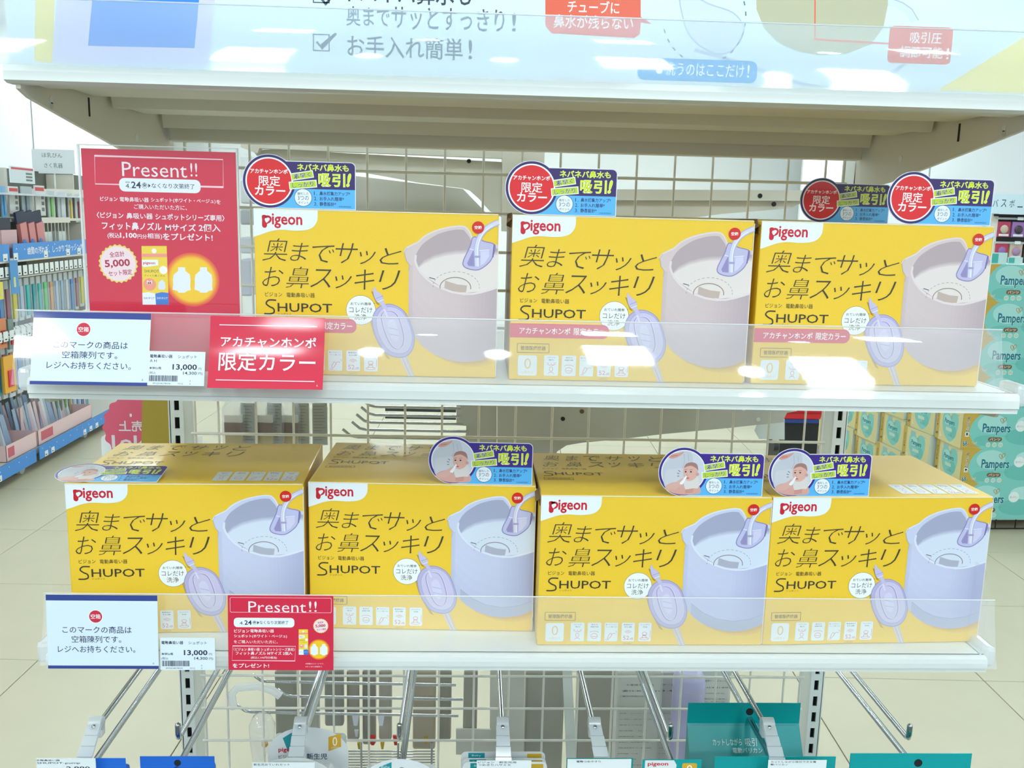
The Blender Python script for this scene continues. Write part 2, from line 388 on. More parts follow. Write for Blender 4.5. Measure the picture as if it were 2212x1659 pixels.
# end plates
def endplate(label, x, z, h, y0=-.392, y1=-.06):
    g = G(); o = rr(y0, 0, y1, h, .018, 5, (0, 0, 1, 1))
    g.prism([(x, a, z+b) for a, b in o], (.0015, 0, 0)); t = g.build('end_plate', 'plate'); 
    tag(t, label, 'shelf guard'); return t
endplate('clear rounded plastic plate at left end of the lower shelf', -.4465, .2462, .085)
endplate('clear rounded plastic plate at right end of the lower shelf', .4450, .2462, .085, -.40)
endplate('clear rounded plastic plate at left end of the upper shelf', -.4465, .5071, .075)
# ------------------------------------------------------------------ yellow product boxes
BW, BD, BH = 222.7, 160., 152.4
INK = (62, 58, 40); YEL = (234, 194, 50)
def logo(p, x0, y0, x1, L=3, red=(196, 18, 42), sc=None):
    """the lettered mark: a p whose bowl holds a heart, then igeon"""
    w = x1-x0; k = w/36.5
    X = lambda a: x0+a*k; Y = lambda b: y0+b*k
    p.line([(X(2.6), Y(10.3)), (X(6.2), Y(10.3))], 1.9*k, red, L)
    p.poly(smooth([(X(.6), Y(11.2)), (X(4.2), Y(11.3)), (X(4.6), Y(7)), (X(4.9), Y(2.2)), (X(3.2), Y(.2)), (X(1.0), Y(1.0)), (X(.4), Y(3.0)), (X(.6), Y(7))], 4), red, L)
    p.line(smooth([(X(3), Y(10.2)), (X(6.5), Y(10.4)), (X(8.3), Y(8.6)), (X(7.4), Y(6.0)), (X(4.6), Y(4.6))], 4, False), 1.8*k, red, L)
    p.poly(smooth([(X(4.5), Y(4.8)), (X(3.0), Y(7.2)), (X(3.6), Y(9.0)), (X(4.9), Y(8.4)), (X(6.1), Y(9.2)), (X(7.0), Y(7.8)), (X(6), Y(6.0))], 3), (232, 238, 242), L+1)
    p.text('igeon', X(9.3), Y(.1), X(36.5), Y(13.3), red, L, off=.022)
    return p
def curve_fn(pts):
    def f(x):
        for (a, b), (c, d) in zip(pts, pts[1:]):
            if a <= x <= c: t = (x-a)/(c-a); return b+(d-b)*t
        return pts[0][1] if x < pts[0][0] else pts[-1][1]
    return f
def mixc(a, b, t): return tuple(a[i]+(b[i]-a[i])*t for i in range(3))
def device(p, beige):
    if beige: A, B_, C_, IN, FLR, RIM, SH = (208, 192, 192), (200, 184, 186), (178, 162, 168), (176, 160, 164), (222, 212, 208), (220, 208, 208), (196, 158, 84)
    else: A, B_, C_, IN, FLR, RIM, SH = (196, 202, 226), (190, 196, 222), (166, 170, 204), (160, 164, 190), (206, 216, 232), (214, 220, 236), (206, 160, 60)
    R = BW-.15
    bot = [(140.4, 52), (142, 46), (145.1, 40.7), (150, 33), (156.6, 26.9), (166, 21), (176.3, 17.4), (185, 15.4), (192.7, 14.9), (201, 15.4), (209.1, 16.9), (216, 19.6), (R, 23)]
    fb = curve_fn(smooth(bot, 3, False))
    # printed shadow below the pot
    for i, g in enumerate((.35, .6, .9)):
        e = 9-3*i
        p.poly([(a+1, b-e*.8*(a-150)/73 if a > 150 else b) for a, b in bot]+[(R, 24), (150, 40)], mixc(YEL, SH, g), .3+i*.2)
    rim = [(147.1, 113.5), (146.6, 108), (147.9, 104), (151, 98.5), (156.1, 92.9), (163, 87.6), (170.7, 83.6), (181, 80.2), (191.8, 78.7), (200, 79), (207.9, 80.7), (216, 83.2), (R, 85.5)]
    outer = smooth([(136.3, 115.7), (138.4, 119.5), (141.4, 121.4), (145, 123.2), (149.4, 125.5), (155.8, 131.2), (166.9, 136.5), (181.2, 140.0), (190.8, 140.3), (195.7, 136.1), (199.0, 129.1)], 4, False)
    p.poly(outer+[(R, 124.5), (R, 70), (141.2, 70), (141.6, 90), (142.3, 103.8), (138.6, 108.2)], A, 1)
    fr = curve_fn(rim[2:]); N = 22; x0 = 140.6
    for i in range(N):   # body
        a, b = x0+(R-x0)*i/N, x0+(R-x0)*(i+1)/N; t = (a-x0)/(R-x0)
        c = mixc(A, B_, t/.55) if t < .55 else mixc(B_, C_, (t-.55)/.45)
        if i == 0: c = mixc(A, C_, .25)
        for j in range(6):
            s0, s1 = j/6, (j+1)/6; cc = mixc(c, C_, .45*(1-(s0+s1)/2)**1.6)
            ya, yb = fb(a), fb(b); ta, tb = (fr(a) if a > 148 else 104), (fr(b) if b > 148 else 104)
            p.poly([(a, ya+(ta-ya)*s0), (b, yb+(tb-yb)*s0), (b, yb+(tb-yb)*s1), (a, ya+(ta-ya)*s1)], cc, 1.3)
    if not beige:   # band at the foot of the pot
        p.poly([(a, b) for a, b in bot[3:]]+[(R, 33), (209, 27.5), (192.7, 25.5), (176, 28), (162, 34.5), (150, 44)], (170, 174, 198), 1.6)
        p.line([(150, 44), (162, 34.5), (176, 28), (192.7, 25.5), (209, 27.5), (R-.3, 33)], .5, (150, 154, 184), 1.7)
    inner = smooth([(147.1, 113.5), (150.5, 120), (155.8, 125.7), (166, 132.3), (175, 135.6), (184, 137.4), (190.8, 137.2)], 4, False)
    p.poly(inner+[(196, 131), (199, 124), (R, 121)]+list(reversed(rim)), IN, 1.8)
    for i in range(4):
        e = i*1.2
        p.poly([(150.2+e*.3, 104-e*.3), (155, 109.2-e), (163.9, 113.9-e), (174, 116.8-e), (183.1, 118.4-e), (199, 119.6-e), (R, 118.6-e), (R, 86.2), (207.9, 81.5), (191.8, 79.6), (170.9, 84.6), (156.6, 93.8), (149.4, 101.6)], mixc(IN, FLR, (i+1)/4), 2+i*.2)
    p.line(rim, 2.0, RIM, 3); p.line(outer, 1.3, RIM, 3)
    p.line([(140.6, 99)]+[(141.6, 104), (138.2, 108.6), (136.6, 115.7), (139, 119.8)], .5, C_, 3.1)
    # dial with its tab, the printed scale and the marks round it
    T = (188, 170, 160) if beige else (170, 172, 190)
    p.line(ell(183.8, 84.6, 14.2, 9.2, 30, 0, -.15, math.pi+.15, False), .8, mixc(T, (90, 70, 60), .45), 3.3)
    p.line(ell(183.8, 84.6, 13.2, 8.3, 30, 0, -.1, math.pi+.1, False), .5, FLR, 3.4)
    for t0 in [math.pi*k/15 for k in range(16)]:
        p.line(ell(184.5, 85, 21.5, 14.2, 3, 0, t0-.07, t0+.05, False), .35, mixc(T, (90, 80, 90), .6), 3.3)
    p.poly([(174.2, 91.2), (180, 89.2), (186, 87.6), (194.6, 86.9), (193.6, 80.2), (186, 80.4), (178, 82.4), (173.6, 84.2)], T, 3.6)
    p.line([(174.2, 91.2), (180, 89.2), (186, 87.6), (194.6, 86.9)], .5, mixc(T, (255, 255, 255), .5), 3.7)
    p.line([(159.5, 93.2), (165, 91.8)], .9, (110, 104, 120), 3.5)
    # clear cup and tube
    CU = (186, 182, 214) if beige else (184, 186, 222); CD = (134, 128, 176)
    cup = smooth([(199.8, 131.2), (196.5, 122), (191.0, 110), (191, 104.6), (196.2, 101.8), (204.3, 101.2), (211.5, 105.4), (217, 112), (219.6, 124), (209, 127.5)], 4)
    p.poly(cup, CU, 4); p.line(cup, .9, CD, 4.3, True)
    p.poly([(199.6, 119), (194.2, 107), (195.6, 104.6), (201.4, 104.2), (201.2, 117)], (146, 138, 186), 4.2)
    p.poly([(206.6, 118), (206.6, 105.2), (210, 107.4), (214.5, 114), (214, 119)], (204, 202, 228), 4.2)
    p.line([(196.5, 120.2), (203, 118.6), (214.5, 119.8)], .6, (226, 226, 242), 4.4)
    p.line([(217.8, 113), (219, 125)], 1.3, (112, 104, 156), 4.4)
    tub = smooth([(203.6, 104.5), (203.2, 112), (202.8, 120), (204.2, 128), (208, 135.4), (214, 140.8), (R-.2, 145)], 4, False)
    p.line(tub, 5.2, (176, 174, 206), 4.6); p.line(tub, 3.4, (206, 208, 228), 4.7); p.line([(a+.9, b-.3) for a, b in tub[:-3]], .5, (240, 242, 250), 4.8)
    p.rect(200.8, 112.2, 206.4, 114.2, (160, 156, 196), 4.9)
def nozzle(p):
    A, B_, C_ = (196, 190, 220), (176, 172, 208), (150, 144, 188)
    for i in range(36):     # hatched printed shadow along the left side
        t = i/35
        a = mixc((107.2, 70, 0), (105.2, 56, 0), min(1, t*3)) if t < .33 else mixc((105.2, 56, 0), (121, 18.6, 0), (t-.33)/.67)
        if t > .33: a = (a[0]-2.2*math.sin(math.pi*(t-.33)/.67), a[1], 0)
        p.line([(a[0]-1.2, a[1]-.2), (a[0]+2.3, a[1]-2.0)], .4, (104, 92, 40), .9)
    for i in range(10): p.line([(106.2+.5*i, 79.2-1.2*i), (109.2+.5*i, 77.6-1.2*i)], .4, (104, 92, 40), .9)
    p.poly([(131.6, 20), (139.2, 20), (146.6, .2), (140.6, .2)], (206, 196, 196), 1.6)
    p.line([(134.5, 19), (143, .4)], .7, (176, 168, 180), 1.7); p.line([(138.4, 19), (146, .4)], .5, (176, 168, 180), 1.7)
    body = smooth([(107.4, 54.6), (108.2, 44.2), (111.4, 34.5), (116.2, 26.6), (121, 21.5), (127, 18.8), (134.5, 18.2), (141, 21), (145, 27.5), (146.2, 36.8), (143.6, 47), (139.2, 57.5), (134, 63.6), (126, 67.4), (118, 67.2), (111.4, 63)], 4)
    p.poly(body, B_, 2); p.line(body, .8, C_, 2.2, True)
    b2 = [(126.8+(a-126.8)*.86+.8, 43+(b-43)*.88+.6) for a, b in body]; p.poly(b2, A, 2.1); p.line(b2, .4, C_, 2.3, True)
    b3 = smooth([(115.6, 56), (118, 44), (123, 32), (128, 26.6), (134, 27.4), (136.4, 36), (134, 48), (130.4, 57), (125.6, 61), (119, 60.8)], 4)
    p.line(b3, .9, C_, 2.5, True); p.line([(a+.8, b+.3) for a, b in b3], .35, (222, 222, 240), 2.6, True)
    p.poly(smooth([(121, 50), (124, 38), (129, 33), (132, 38), (129.5, 49), (126, 54)], 3), (204, 202, 230), 2.4)
    p.line([(122, 46), (131, 44)], .4, C_, 2.6); p.line([(123, 40), (132, 38.4)], .4, C_, 2.6)
    p.poly(smooth([(108.0, 82.6), (109.6, 83.0), (111, 80), (114.6, 77.6), (117.4, 73.4), (117.6, 70.4), (121.4, 63), (118.6, 61.6), (114.6, 68.0), (111.2, 70.0), (109.0, 74.4), (108.2, 78)], 3), (190, 184, 216), 3)
    p.line([(110.6, 72.8), (117.2, 75.4)], .5, C_, 3.2); p.line([(112.2, 69.6), (117.8, 72)], .6, (226, 224, 240), 3.2)
    p.line([(118.2, 63), (121, 56)], 1.5, (214, 210, 232), 3.1)
RED_I = (220, 108, 96)
def icon(p, k, x, y, w, h, zero=False):
    """one white icon card: small caption over a line drawing"""
    p.rect(x, y, x+w, y+h, (222, 232, 236), 2, r=1.4)
    tx = (92, 92, 104); c = x+w/2
    cap = [('パワフル', '吸引'), ('吸引力', '調節可能'), ('動いてもズレにくい', 'フィット鼻ノズル'), ('静音設計*', '52dB'), ('コンパクト', '収納')][k]
    for i, t in enumerate(cap):
        hw = min(.42*w, .062*w*len(t)+.6); p.text(t, c-hw, y+h*(.86-.12*i), c+hw, y+h*(.93-.12*i), tx, 3, off=.01, res=1)
    q = lambda a, b: (x+a*w, y+b*h)
    if k == 0:
        for a in (-.32, 0, .32): p.line([q(.5+a*.5, .60), q(.5+a, .64+.0*a)], .35, RED_I, 3)
        p.line([q(.2, .58), q(.42, .50), q(.5, .56), q(.58, .50), q(.8, .58)], .4, RED_I, 3)
        p.line(ell(*q(.5, .33), w*.12, h*.11, 14), .4, RED_I, 3, True); p.line([q(.3, .08), q(.38, .17), q(.62, .17), q(.7, .08)], .4, RED_I, 3)
    elif k == 1:
        p.line(ell(*q(.5, .28), w*.24, h*.14, 16), .4, RED_I, 3, True); p.line(ell(*q(.5, .44), w*.34, h*.1, 10, 0, .3, 2.8, False), .4, RED_I, 3); p.line([q(.32, .26), q(.68, .26)], .4, RED_I, 3)
    elif k == 2:
        p.line([q(.22, .12), q(.3, .3), q(.42, .44), q(.56, .36), q(.44, .2), q(.26, .12)], .45, RED_I, 3); p.line([q(.54, .38), q(.7, .44), q(.86, .40)], .4, RED_I, 3)
        p.line(ell(*q(.8, .46), w*.12, h*.1, 8, 0, 0, 1.4, False), .35, RED_I, 3); p.line([q(.1, .1), q(.2, .06), q(.36, .08)], .4, RED_I, 3)
    elif k == 3:
        for r in (.1, .2, .3): p.line(ell(*q(.5, .40), w*r, h*r*.6, 8, 0, .5, 2.64, False), .4, RED_I, 3)
        p.text('52', x+w*.14, y+h*.08, x+w*.6, y+h*.30, RED_I, 3); p.text('dB', x+w*.64, y+h*.08, x+w*.92, y+h*.2, RED_I, 3)
    else:
        p.line(ell(*q(.48, .14), w*.34, h*.06, 14), .4, RED_I, 3, True); p.line([q(.3, .16), q(.34, .3), q(.6, .3), q(.66, .16)], .45, RED_I, 3)
        p.line(ell(*q(.48, .42), w*.18, h*.08, 12), .45, RED_I, 3, True); p.line([q(.36, .34), q(.62, .34)], .5, RED_I, 3); p.line([q(.92, .6), q(.92, .22)], .35, RED_I, 3)
def front_print(beige):
    p = P()
    p.poly(smooth([(0.2, 126.6), (6, 128.6), (13.8, 131.4), (20, 132.9), (27, 133.4), (38, 132.9), (47.7, 133.8), (53.5, 136.4), (57.2, 141.5), (58, 147)], 4, False)+[(58, BH-.2), (.2, BH-.2)], (228, 236, 240), 1)
    logo(p, 7.2, 134.6, 44.0, 2)
    for t, x0, x1, y0, y1 in (('奥', 8.0, 29.8, 105.2, 125.6), ('ま', 33.2, 49.0, 105.6, 122.0), ('で', 53.6, 72.4, 104.6, 120.4), ('サ', 74.6, 93.6, 104.4, 122.8), ('ッ', 96.6, 110.0, 104.0, 116.2), ('と', 114.6, 133.4, 104.4, 119.2)):
        p.text(t, x0-.8, y0, x1+.6, y1, INK, 2, off=-.013, shear=.23)
    for t, x0, x1, y0, y1 in (('お', 7.0, 25.8, 82.0, 99.6), ('鼻', 28.4, 48.8, 80.8, 100.4), ('ス', 50.8, 69.6, 81.8, 98.6), ('ッ', 73.6, 88.2, 81.4, 93.4), ('キ', 91.4, 108.6, 80.6, 99.2), ('リ', 113.6, 132.6, 81.0, 99.0)):
        p.text(t, x0-.4, y0, x1+.4, y1, INK, 2, off=-.013, shear=.23)
    p.text('ピジョン', 9.0, 72.6, 24.6, 76.6, INK, 2); p.text('電動鼻吸い器', 28.6, 72.2, 54.4, 76.6, INK, 2)
    sp = smooth([(19.0, 69.2), (12.4, 69.2), (9.8, 66.2), (12.6, 63.4), (16.4, 61.4), (16.8, 58.0), (13.4, 56.6), (7.8, 56.6)], 5, False)
    p.line(sp, 1.3, (52, 50, 44), 2)
    p.text('HUPOT', 20.2, 58.7, 70.2, 66.9, (52, 50, 44), 2, off=.006, sp=1.0)
    p.text('シュポット', 20.2, 55.9, 32.6, 57.9, (120, 104, 50), 2, res=1)
    if beige:
        p.poly(rr(.2, 40.0, 92.6, 53.2, 6.0, 6, (0, 1, 1, 0)), (208, 64, 96), 1.2)
        p.text('アカチャンホンポ', 9, 43.3, 56.4, 49.7, (240, 238, 238), 2, off=.012); p.text('限定カラー', 59.6, 43.0, 88.6, 50.0, (240, 238, 238), 2, off=.012)
    p.line(rr(7.4, 26.0, 37.0, 34.4, .3, 1), .45, (120, 104, 50), 1.5, True); p.text('管理医療機器', 10.4, 28.2, 34.0, 32.2, (112, 98, 54), 2, off=.01)
    p.rect(8.3, 4.2, 26.2, 23.3, (222, 232, 236), 2, r=2.2); p.line(ell(17.4, 15.6, 2.5, 4.3, 20), 1.2, (232, 190, 110), 3, True); p.text('ヵ月から', 11.4, 6.0, 23.4, 8.8, (228, 196, 120), 3, res=1)
    for k, (a, b) in enumerate(((32.8, 46.3), (49.4, 62.8), (66.1, 79.2), (82.9, 95.7), (99.5, 112.2))): icon(p, k, a, 4.4, b-a, 19.4)
    p.text('※当社比', 84.5, 1.6, 93, 3.0, (150, 124, 50), 2, res=1)
    device(p, beige); 
    p.circ(96.7, 61.7, 13.7, (104, 98, 80), .8); p.circ(96.7, 61.7, 13.4, (232, 238, 240), 1)
    p.text('おていれ簡単', 87.2, 66.2, 106.2, 69.0, (84, 78, 60), 2, off=.008); p.text('コレだけ', 86.0, 59.2, 107.2, 64.4, (84, 78, 60), 2); p.text('洗浄', 90.6, 52.6, 102.0, 58.0, (84, 78, 60), 2)
    nozzle(p)
    return p
def top_print():
    p = P()    # v is depth here
    for t, x0, x1 in (('奥', 12, 31), ('ま', 37, 52), ('で', 58, 76), ('サ', 82, 101), ('ッ', 108, 121), ('と', 128, 146)): p.text(t, x0, 128, x1, 148, INK, 2, off=-.01, shear=.23)
    for t, x0, x1 in (('お', 10, 28), ('鼻', 34, 52), ('ス', 58, 76), ('ッ', 82, 95), ('キ', 101, 119), ('リ', 126, 144)): p.text(t, x0, 102, x1, 121, INK, 2, off=-.01, shear=.23)
    p.text('ピジョン', 9, 91, 25, 96, INK, 2, res=1); p.text('電動鼻吸い器', 29, 91, 55, 96, INK, 2, res=1)
    p.line(smooth([(18.6, 83), (12, 83), (9.6, 79), (12.6, 75.4), (16.4, 73), (16.8, 68), (13.4, 66.6), (7.8, 66.6)], 4, False), 1.5, (62, 56, 40), 2)
    p.text('HUPOT', 20, 69.5, 70, 80, (62, 56, 40), 2, off=.006)
    p.line(rr(7.4, 52, 37, 60, .3, 1), .5, (112, 92, 40), 2, True); p.text('管理医療機器', 10.4, 54, 34, 58, (92, 78, 40), 2, res=1)
    for k in range(5): icon(p, k, 134+16.4*k, 9, 14.2, 32)
    return p
MFB = {b: front_print(b).mesh('front_print', M['print_box']) for b in (True, False)}
MTP = top_print().mesh('top_print', M['print_box'])
w, d, h = BW/1000, BD/1000, BH/1000
MCT = G().box(0, w, 0, d, 0, h, b=.0012).mesh('carton', M['board'])
ge = G(); ge.box(w-.0004, w+.0003, -.0003, .0004, .002, h-.003).box(.001, w-.001, -.0003, .0003, h-.0011, h-.0003)
MED = ge.mesh('board_edge', M['boardedge'])
gf = G(); gf.prism([(0, .004, h-.012), (0, d-.01, h-.012), (0, d-.03, h+.0005), (0, .012, h+.0015)], (-.0008, 0, 0)); gf.prism([(-.0006, .001, h-.004), (-.0006, .030, h-.002), (-.0045, .022, h-.004), (-.0050, .004, h-.008)], (0, .0006, .0004))
MFL = gf.mesh('side_flap', M['brownboard'])
ps = P(); ps.circ(0, 0, 5.6, (206, 34, 24), 1); ps.text('空箱', -3.3, -1.6, 3.3, 1.6, (244, 240, 236), 2, off=.02)
MST = ps.mesh('round_sticker', M['print_card'])
def product_box(x, y, z, rz, beige, label, group, sx=202.6, flap=False):
    t = thing('carton_box', label, 'box', (x, y, z), rz, group)
    def part(name, me, loc=(0, 0, 0), rot=(0, 0, 0), par=t):
        o = bpy.data.objects.new(name, me); COL.objects.link(o); o.parent = par; o.location = loc; o.rotation_euler = rot; return o
    part('carton', MCT); part('front_print', MFB[beige], (0, -.00012, 0)); part('top_print', MTP, (0, 0, h+.00012), (-math.pi/2, 0, 0))
    part('board_edge', MED); part('round_sticker', MST, (sx/1000, -.0006, .1398))
    if flap: part('side_flap', MFL)
    return t
ZU, ZL = .5067, .2458
GU = 'yellow boxes picturing a beige device on the upper shelf'; GLo = 'yellow boxes picturing a white device on the lower shelf'
U = [(-.2575, -.3660, -.007), (-.0227, -.3738, -.0034), (.2065, -.3745, .030)]
LW = [(-.4408, -.3657, .040), (-.2149, -.3490, -.0245), (.0105, -.3847, .0085), (.2340, -.3825, .046)]
product_box(*U[0][:2], ZU, U[0][2], True, 'yellow carton picturing a beige pot device, upper shelf, next to the red poster', GU, 203.8)
product_box(*U[1][:2], ZU, U[1][2], True, 'yellow carton picturing a beige pot device, middle of the upper shelf', GU, 204.6, True)
product_box(*U[2][:2], ZU, U[2][2], True, 'yellow carton picturing a beige pot device, right end of the upper shelf', GU, 208.0, True)
product_box(.2160, -.205, ZU, .03, True, 'yellow carton hidden behind the rightmost carton of the upper shelf', GU)
product_box(*LW[0][:2], ZL, LW[0][2], False, 'yellow carton picturing a white pot device, left end of the lower shelf', GLo, 206)
product_box(*LW[1][:2], ZL, LW[1][2], False, 'yellow carton picturing a white pot device, second from left on lower shelf', GLo, 204.6)
product_box(*LW[2][:2], ZL, LW[2][2], False, 'yellow carton picturing a white pot device, second from right on lower shelf', GLo, 205, True)
product_box(*LW[3][:2], ZL, LW[3][2], False, 'yellow carton picturing a white pot device, right end of the lower shelf', GLo, 204)
# ------------------------------------------------------------------ cut-out cards standing on the boxes
NAVY = (52, 30, 110); SKY = (86, 176, 236)
def badge_print(baby):
    p = P(); RV = .17    # outline from survey: circle centre (24.5, 24) radius 23.9, plate to u = 103
    cx, cy, R = 25.4, 23.6, 24.0
    NV = (58, 34, 134) if baby else (50, 30, 98)
    p.poly(rr(24, -.2, 103, 42.0, 4.5, 5, (0, 0, 1, 0)), (226, 232, 240), 1)
    p.circ(cx, cy, R, (226, 232, 240), 1.05, n=60) if not baby else p.poly([q for q in ell(cx, cy, R, R, 60, -math.pi/2) if q[1] > 0 or q[0] < 3], (226, 232, 240), 1.05)
    p.poly(rr(24, .3, 102.4, 41.4, 4.2, 5, (0, 0, 1, 0)), NV, 1.1); p.rect(24, .3, 102.4, 17.6, SKY, 1.2)
    clip = lambda r: [(a, max(b, .3)) for a, b in ell(cx, cy, r, r, 72)] if baby else ell(cx, cy, r, r, 72)
    p.poly(clip(R-.5), NV, 1.3); p.poly(clip(R-2.7), (240, 242, 244), 1.4)
    if not baby:
        p.circ(cx, cy, R-4.0, (216, 30, 36), 1.6, n=60)
        p.text('アカチャンホンポ', 8.6, 30.2, 42.0, 34.6, (244, 240, 240), 2, off=.02); p.text('限定', 16.2, 19.4, 35.2, 28.6, (244, 240, 240), 2, off=.01); p.text('カラー', 12.2, 11.0, 39.6, 19.4, (244, 240, 240), 2, off=.025)
    else:
        # printed photograph: adult in white shirt behind a baby held on a lap
        c = R-3.4
        p.poly([(a, max(b, .6)) for a, b in ell(cx, cy, c, c, 72)], (200, 206, 216), 1.6)
        p.poly(smooth([(12, 6), (6, 16), (6, 29), (12, 36), (19, 42), (24, 43.6), (32, 42), (34, 30), (30, 12)], 4), (190, 194, 204), 1.7)
        p.poly(smooth([(17, 4), (9, 12), (8.5, 24), (15, 26), (26, 26), (28, 8)], 4), (198, 200, 208), 1.72)
        p.line([(25, 41), (26, 33), (24, 27)], .5, (166, 170, 184), 1.75); p.line([(29, 40), (30, 34)], .5, (166, 170, 184), 1.75)
        p.poly(smooth([(10.5, 37.4), (14, 36.4), (20, 38.4), (25, 43), (20, 41.8), (14, 41)], 3), (206, 150, 138), 1.8); p.line([(13, 38.6), (19, 39.6)], .5, (166, 96, 88), 1.85)
        p.poly(smooth([(8.6, 7), (13, 4), (22, 1.4), (36, 1.2), (43, 3), (42, 9), (38, 15), (30, 14), (18, 13.4), (11, 11)], 4), (206, 164, 156), 1.8)
        p.poly(smooth([(26.5, 13), (28.5, 6), (34, 5), (40.5, 8), (41, 17), (36, 19), (30, 16)], 4), (214, 208, 204), 1.9)     # romper
        p.poly(smooth([(13, 5), (22, 8), (28, 6.2), (37, 7.4), (42, 6), (40, 2), (28, 1), (18, 2)], 4), (210, 160, 150), 2.0)
        for a in (5.4, 4.0, 2.6): p.line([(28, a), (36, a+1.4)], .5, (176, 110, 104), 2.05)
        p.poly(smooth([(25.2, 24), (26, 29), (30, 31.6), (35.5, 31.2), (39, 27.4), (39, 22), (37.4, 17.6), (33, 14.8), (28.6, 15.4), (26, 19)], 4), (216, 170, 158), 2.2)   # head
        p.poly(smooth([(25.8, 27.4), (27.6, 31.4), (33, 33), (38, 31), (39.6, 25), (38, 26.8), (33, 29.4), (28.6, 28.8)], 4), (160, 120, 114), 2.3)        # short hair
        p.circ(39, 21.2, 1.7, (206, 152, 142), 2.3, n=12)
        for ex in (27.6, 32.6): p.circ(ex, 23.6, .95, (40, 28, 34), 2.5, n=10, ry=.75); p.line([(ex-1.4, 25.6), (ex+1.4, 25.9)], .4, (130, 90, 84), 2.5)
        p.line([(29, 21.4), (28.6, 19.8), (30, 19.4)], .4, (176, 112, 104), 2.5); p.circ(29.8, 17.4, 1.5, (196, 92, 92), 2.5, n=12, ry=.7)
        p.poly(smooth([(22.4, 12), (25, 15.5), (28, 19.6), (29, 18.8), (27, 14), (25, 11)], 3), (232, 234, 240), 2.6)                                  # nozzle in hand
        p.poly(smooth([(10, 8), (18, 13), (25, 17.2), (27.2, 15), (24, 11), (18, 6)], 4), (212, 168, 158), 2.4)
        p.line([(20.4, 25), (22.4, 23.6)], .5, (40, 34, 70), 2.5); p.line([(19.4, 22.2), (21.6, 21.6)], .5, (40, 34, 70), 2.5); p.line([(19.6, 19.2), (21.6, 19.4)], .5, (40, 34, 70), 2.5)
    YG = (214, 232, 30)
    p.text('ネバネバ鼻水も', 50.5, 33.6, 96.8, 39.8, YG, 2, off=.014, out=.018, oc=(236, 244, 190))
    for t, x0, x1 in (('吸', 69.6, 81.0), ('引', 82.0, 93.4)): p.text(t, x0, 20.2, x1, 31.6, YG, 2, off=.012, out=.02, oc=(240, 248, 196))
    p.text('!', 94.6, 20.4, 98.8, 32.2, YG, 2, off=.03, shear=.2, out=.02, oc=(240, 248, 196))
    for (x, y, w_, h_, a, t) in ((55.0, 29.4, 20.4, 6.6, .17, '素早く'), (55.6, 21.4, 25.0, 6.8, .10, 'しっかり')):
        c_, s_ = math.cos(a), math.sin(a); q = lambda k, m: (x+(k*w_/2)*c_-(m*h_/2)*s_, y+(k*w_/2)*s_+(m*h_/2)*c_)
        o = [q(-1, -1), q(1, -1), q(1, 1), q(-1, 1)]; p.poly(o, (236, 240, 236), 4.2)
        k2 = .93; i = [q(-k2, -.78), q(k2, -.78), q(k2, .78), q(-k2, .78)]; p.poly(i, (184, 210, 30), 4.3)
        wd = w_*.38; hh = h_*.34
        p.text(t, x-wd, y-hh, x+wd, y+hh, (34, 30, 74), 4.4, off=.006, rot=a, out=.028, oc=(238, 242, 236))
    p.circ(55.6, 9.9, 8.0, (40, 40, 100), 2.0); p.circ(55.6, 9.9, 7.6, (228, 236, 242), 2.1)
    p.text('進化した', 50.4, 12.2, 60.6, 14.6, (50, 50, 90), 3, res=1); p.text('3つの', 50.8, 7.6, 60.6, 11.4, (50, 50, 90), 3); p.text('ポイント', 51, 4.2, 60.4, 6.6, (50, 50, 90), 3, res=1)
    for i, t in enumerate(('鼻水捕集力アップ*', 'お手入れ簡単*', '静音設計*')):
        y = 12.4-4.7*i; p.text('%d.' % (i+1), 65.4, y, 68.2, y+3.2, (30, 40, 96), 3); w_ = (27.5, 22, 14.8)[i]
        p.text(t, 70.4, y-.2, 70.4+w_, y+3.4, (30, 40, 96), 3, off=.008)
    p.text('※当社従来品比', 87.5, 1.9, 99, 3.3, (40, 60, 120), 3, res=1)
    return p
def badge_solid(baby):
    R = .024; cx, cz = .0254, .0236
    ring = [(cx+R*math.cos(t), cz+R*math.sin(t)) for t in [math.radians(a) for a in range(48, 300, 6)]]
    ring = [(a, max(b, 0)) for a, b in ring] if baby else ring
    pts = [(a/1000, b/1000) for a, b in rr(24, -.2, 103, 42, 4.5, 5, (0, 0, 1, 0))]
    top = [(.0415, .042)]+ring+[(.040, -.0002)]
    body = pts[:]      # plate polygon: bottom-left, bottom-right, top-right arc, top-left
    o = [(.040, -.0002), (.103, -.0002)]+[q for q in pts if q[0] > .09 and q[1] > .03]+[(.0415, .042)]+ring
    g = G(); g.prism([(a, 0, b) for a, b in o], (0, .0005, 0)); return g
MBP = {b: badge_print(b).mesh('card_print', M['print_card']) for b in (True, False)}
MBS = {b: badge_solid(b).mesh('card', M['boardedge']) for b in (True, False)}
def badge(baby, loc, rot, label, group):
    t = thing('promo_card', label, 'promo card', loc, 0, group); t.rotation_euler = rot
    for nm, me, yy in (('card', MBS[baby], 0), ('card_print', MBP[baby], -.0001)):
        o = bpy.data.objects.new(nm, me); COL.objects.link(o); o.parent = t; o.location = (0, yy, 0)
    return t
def onbox(b, u, v=0., z=0., up=BH):    # point on a box: u along front, v back
    c, s = math.cos(b[2]), math.sin(b[2]); return (b[0]+c*u/1000-s*v/1000, b[1]+s*u/1000+c*v/1000, z+up/1000+.0004)
GR = 'cut-out cards with a red disc on the upper shelf boxes'; GB = 'cut-out cards with a baby photo on the lower shelf boxes'
badge(False, onbox(U[0], -10.6, .6, ZU), (0, 0, U[0][2]), 'purple and blue card with red disc on the box next to the red poster', GR)
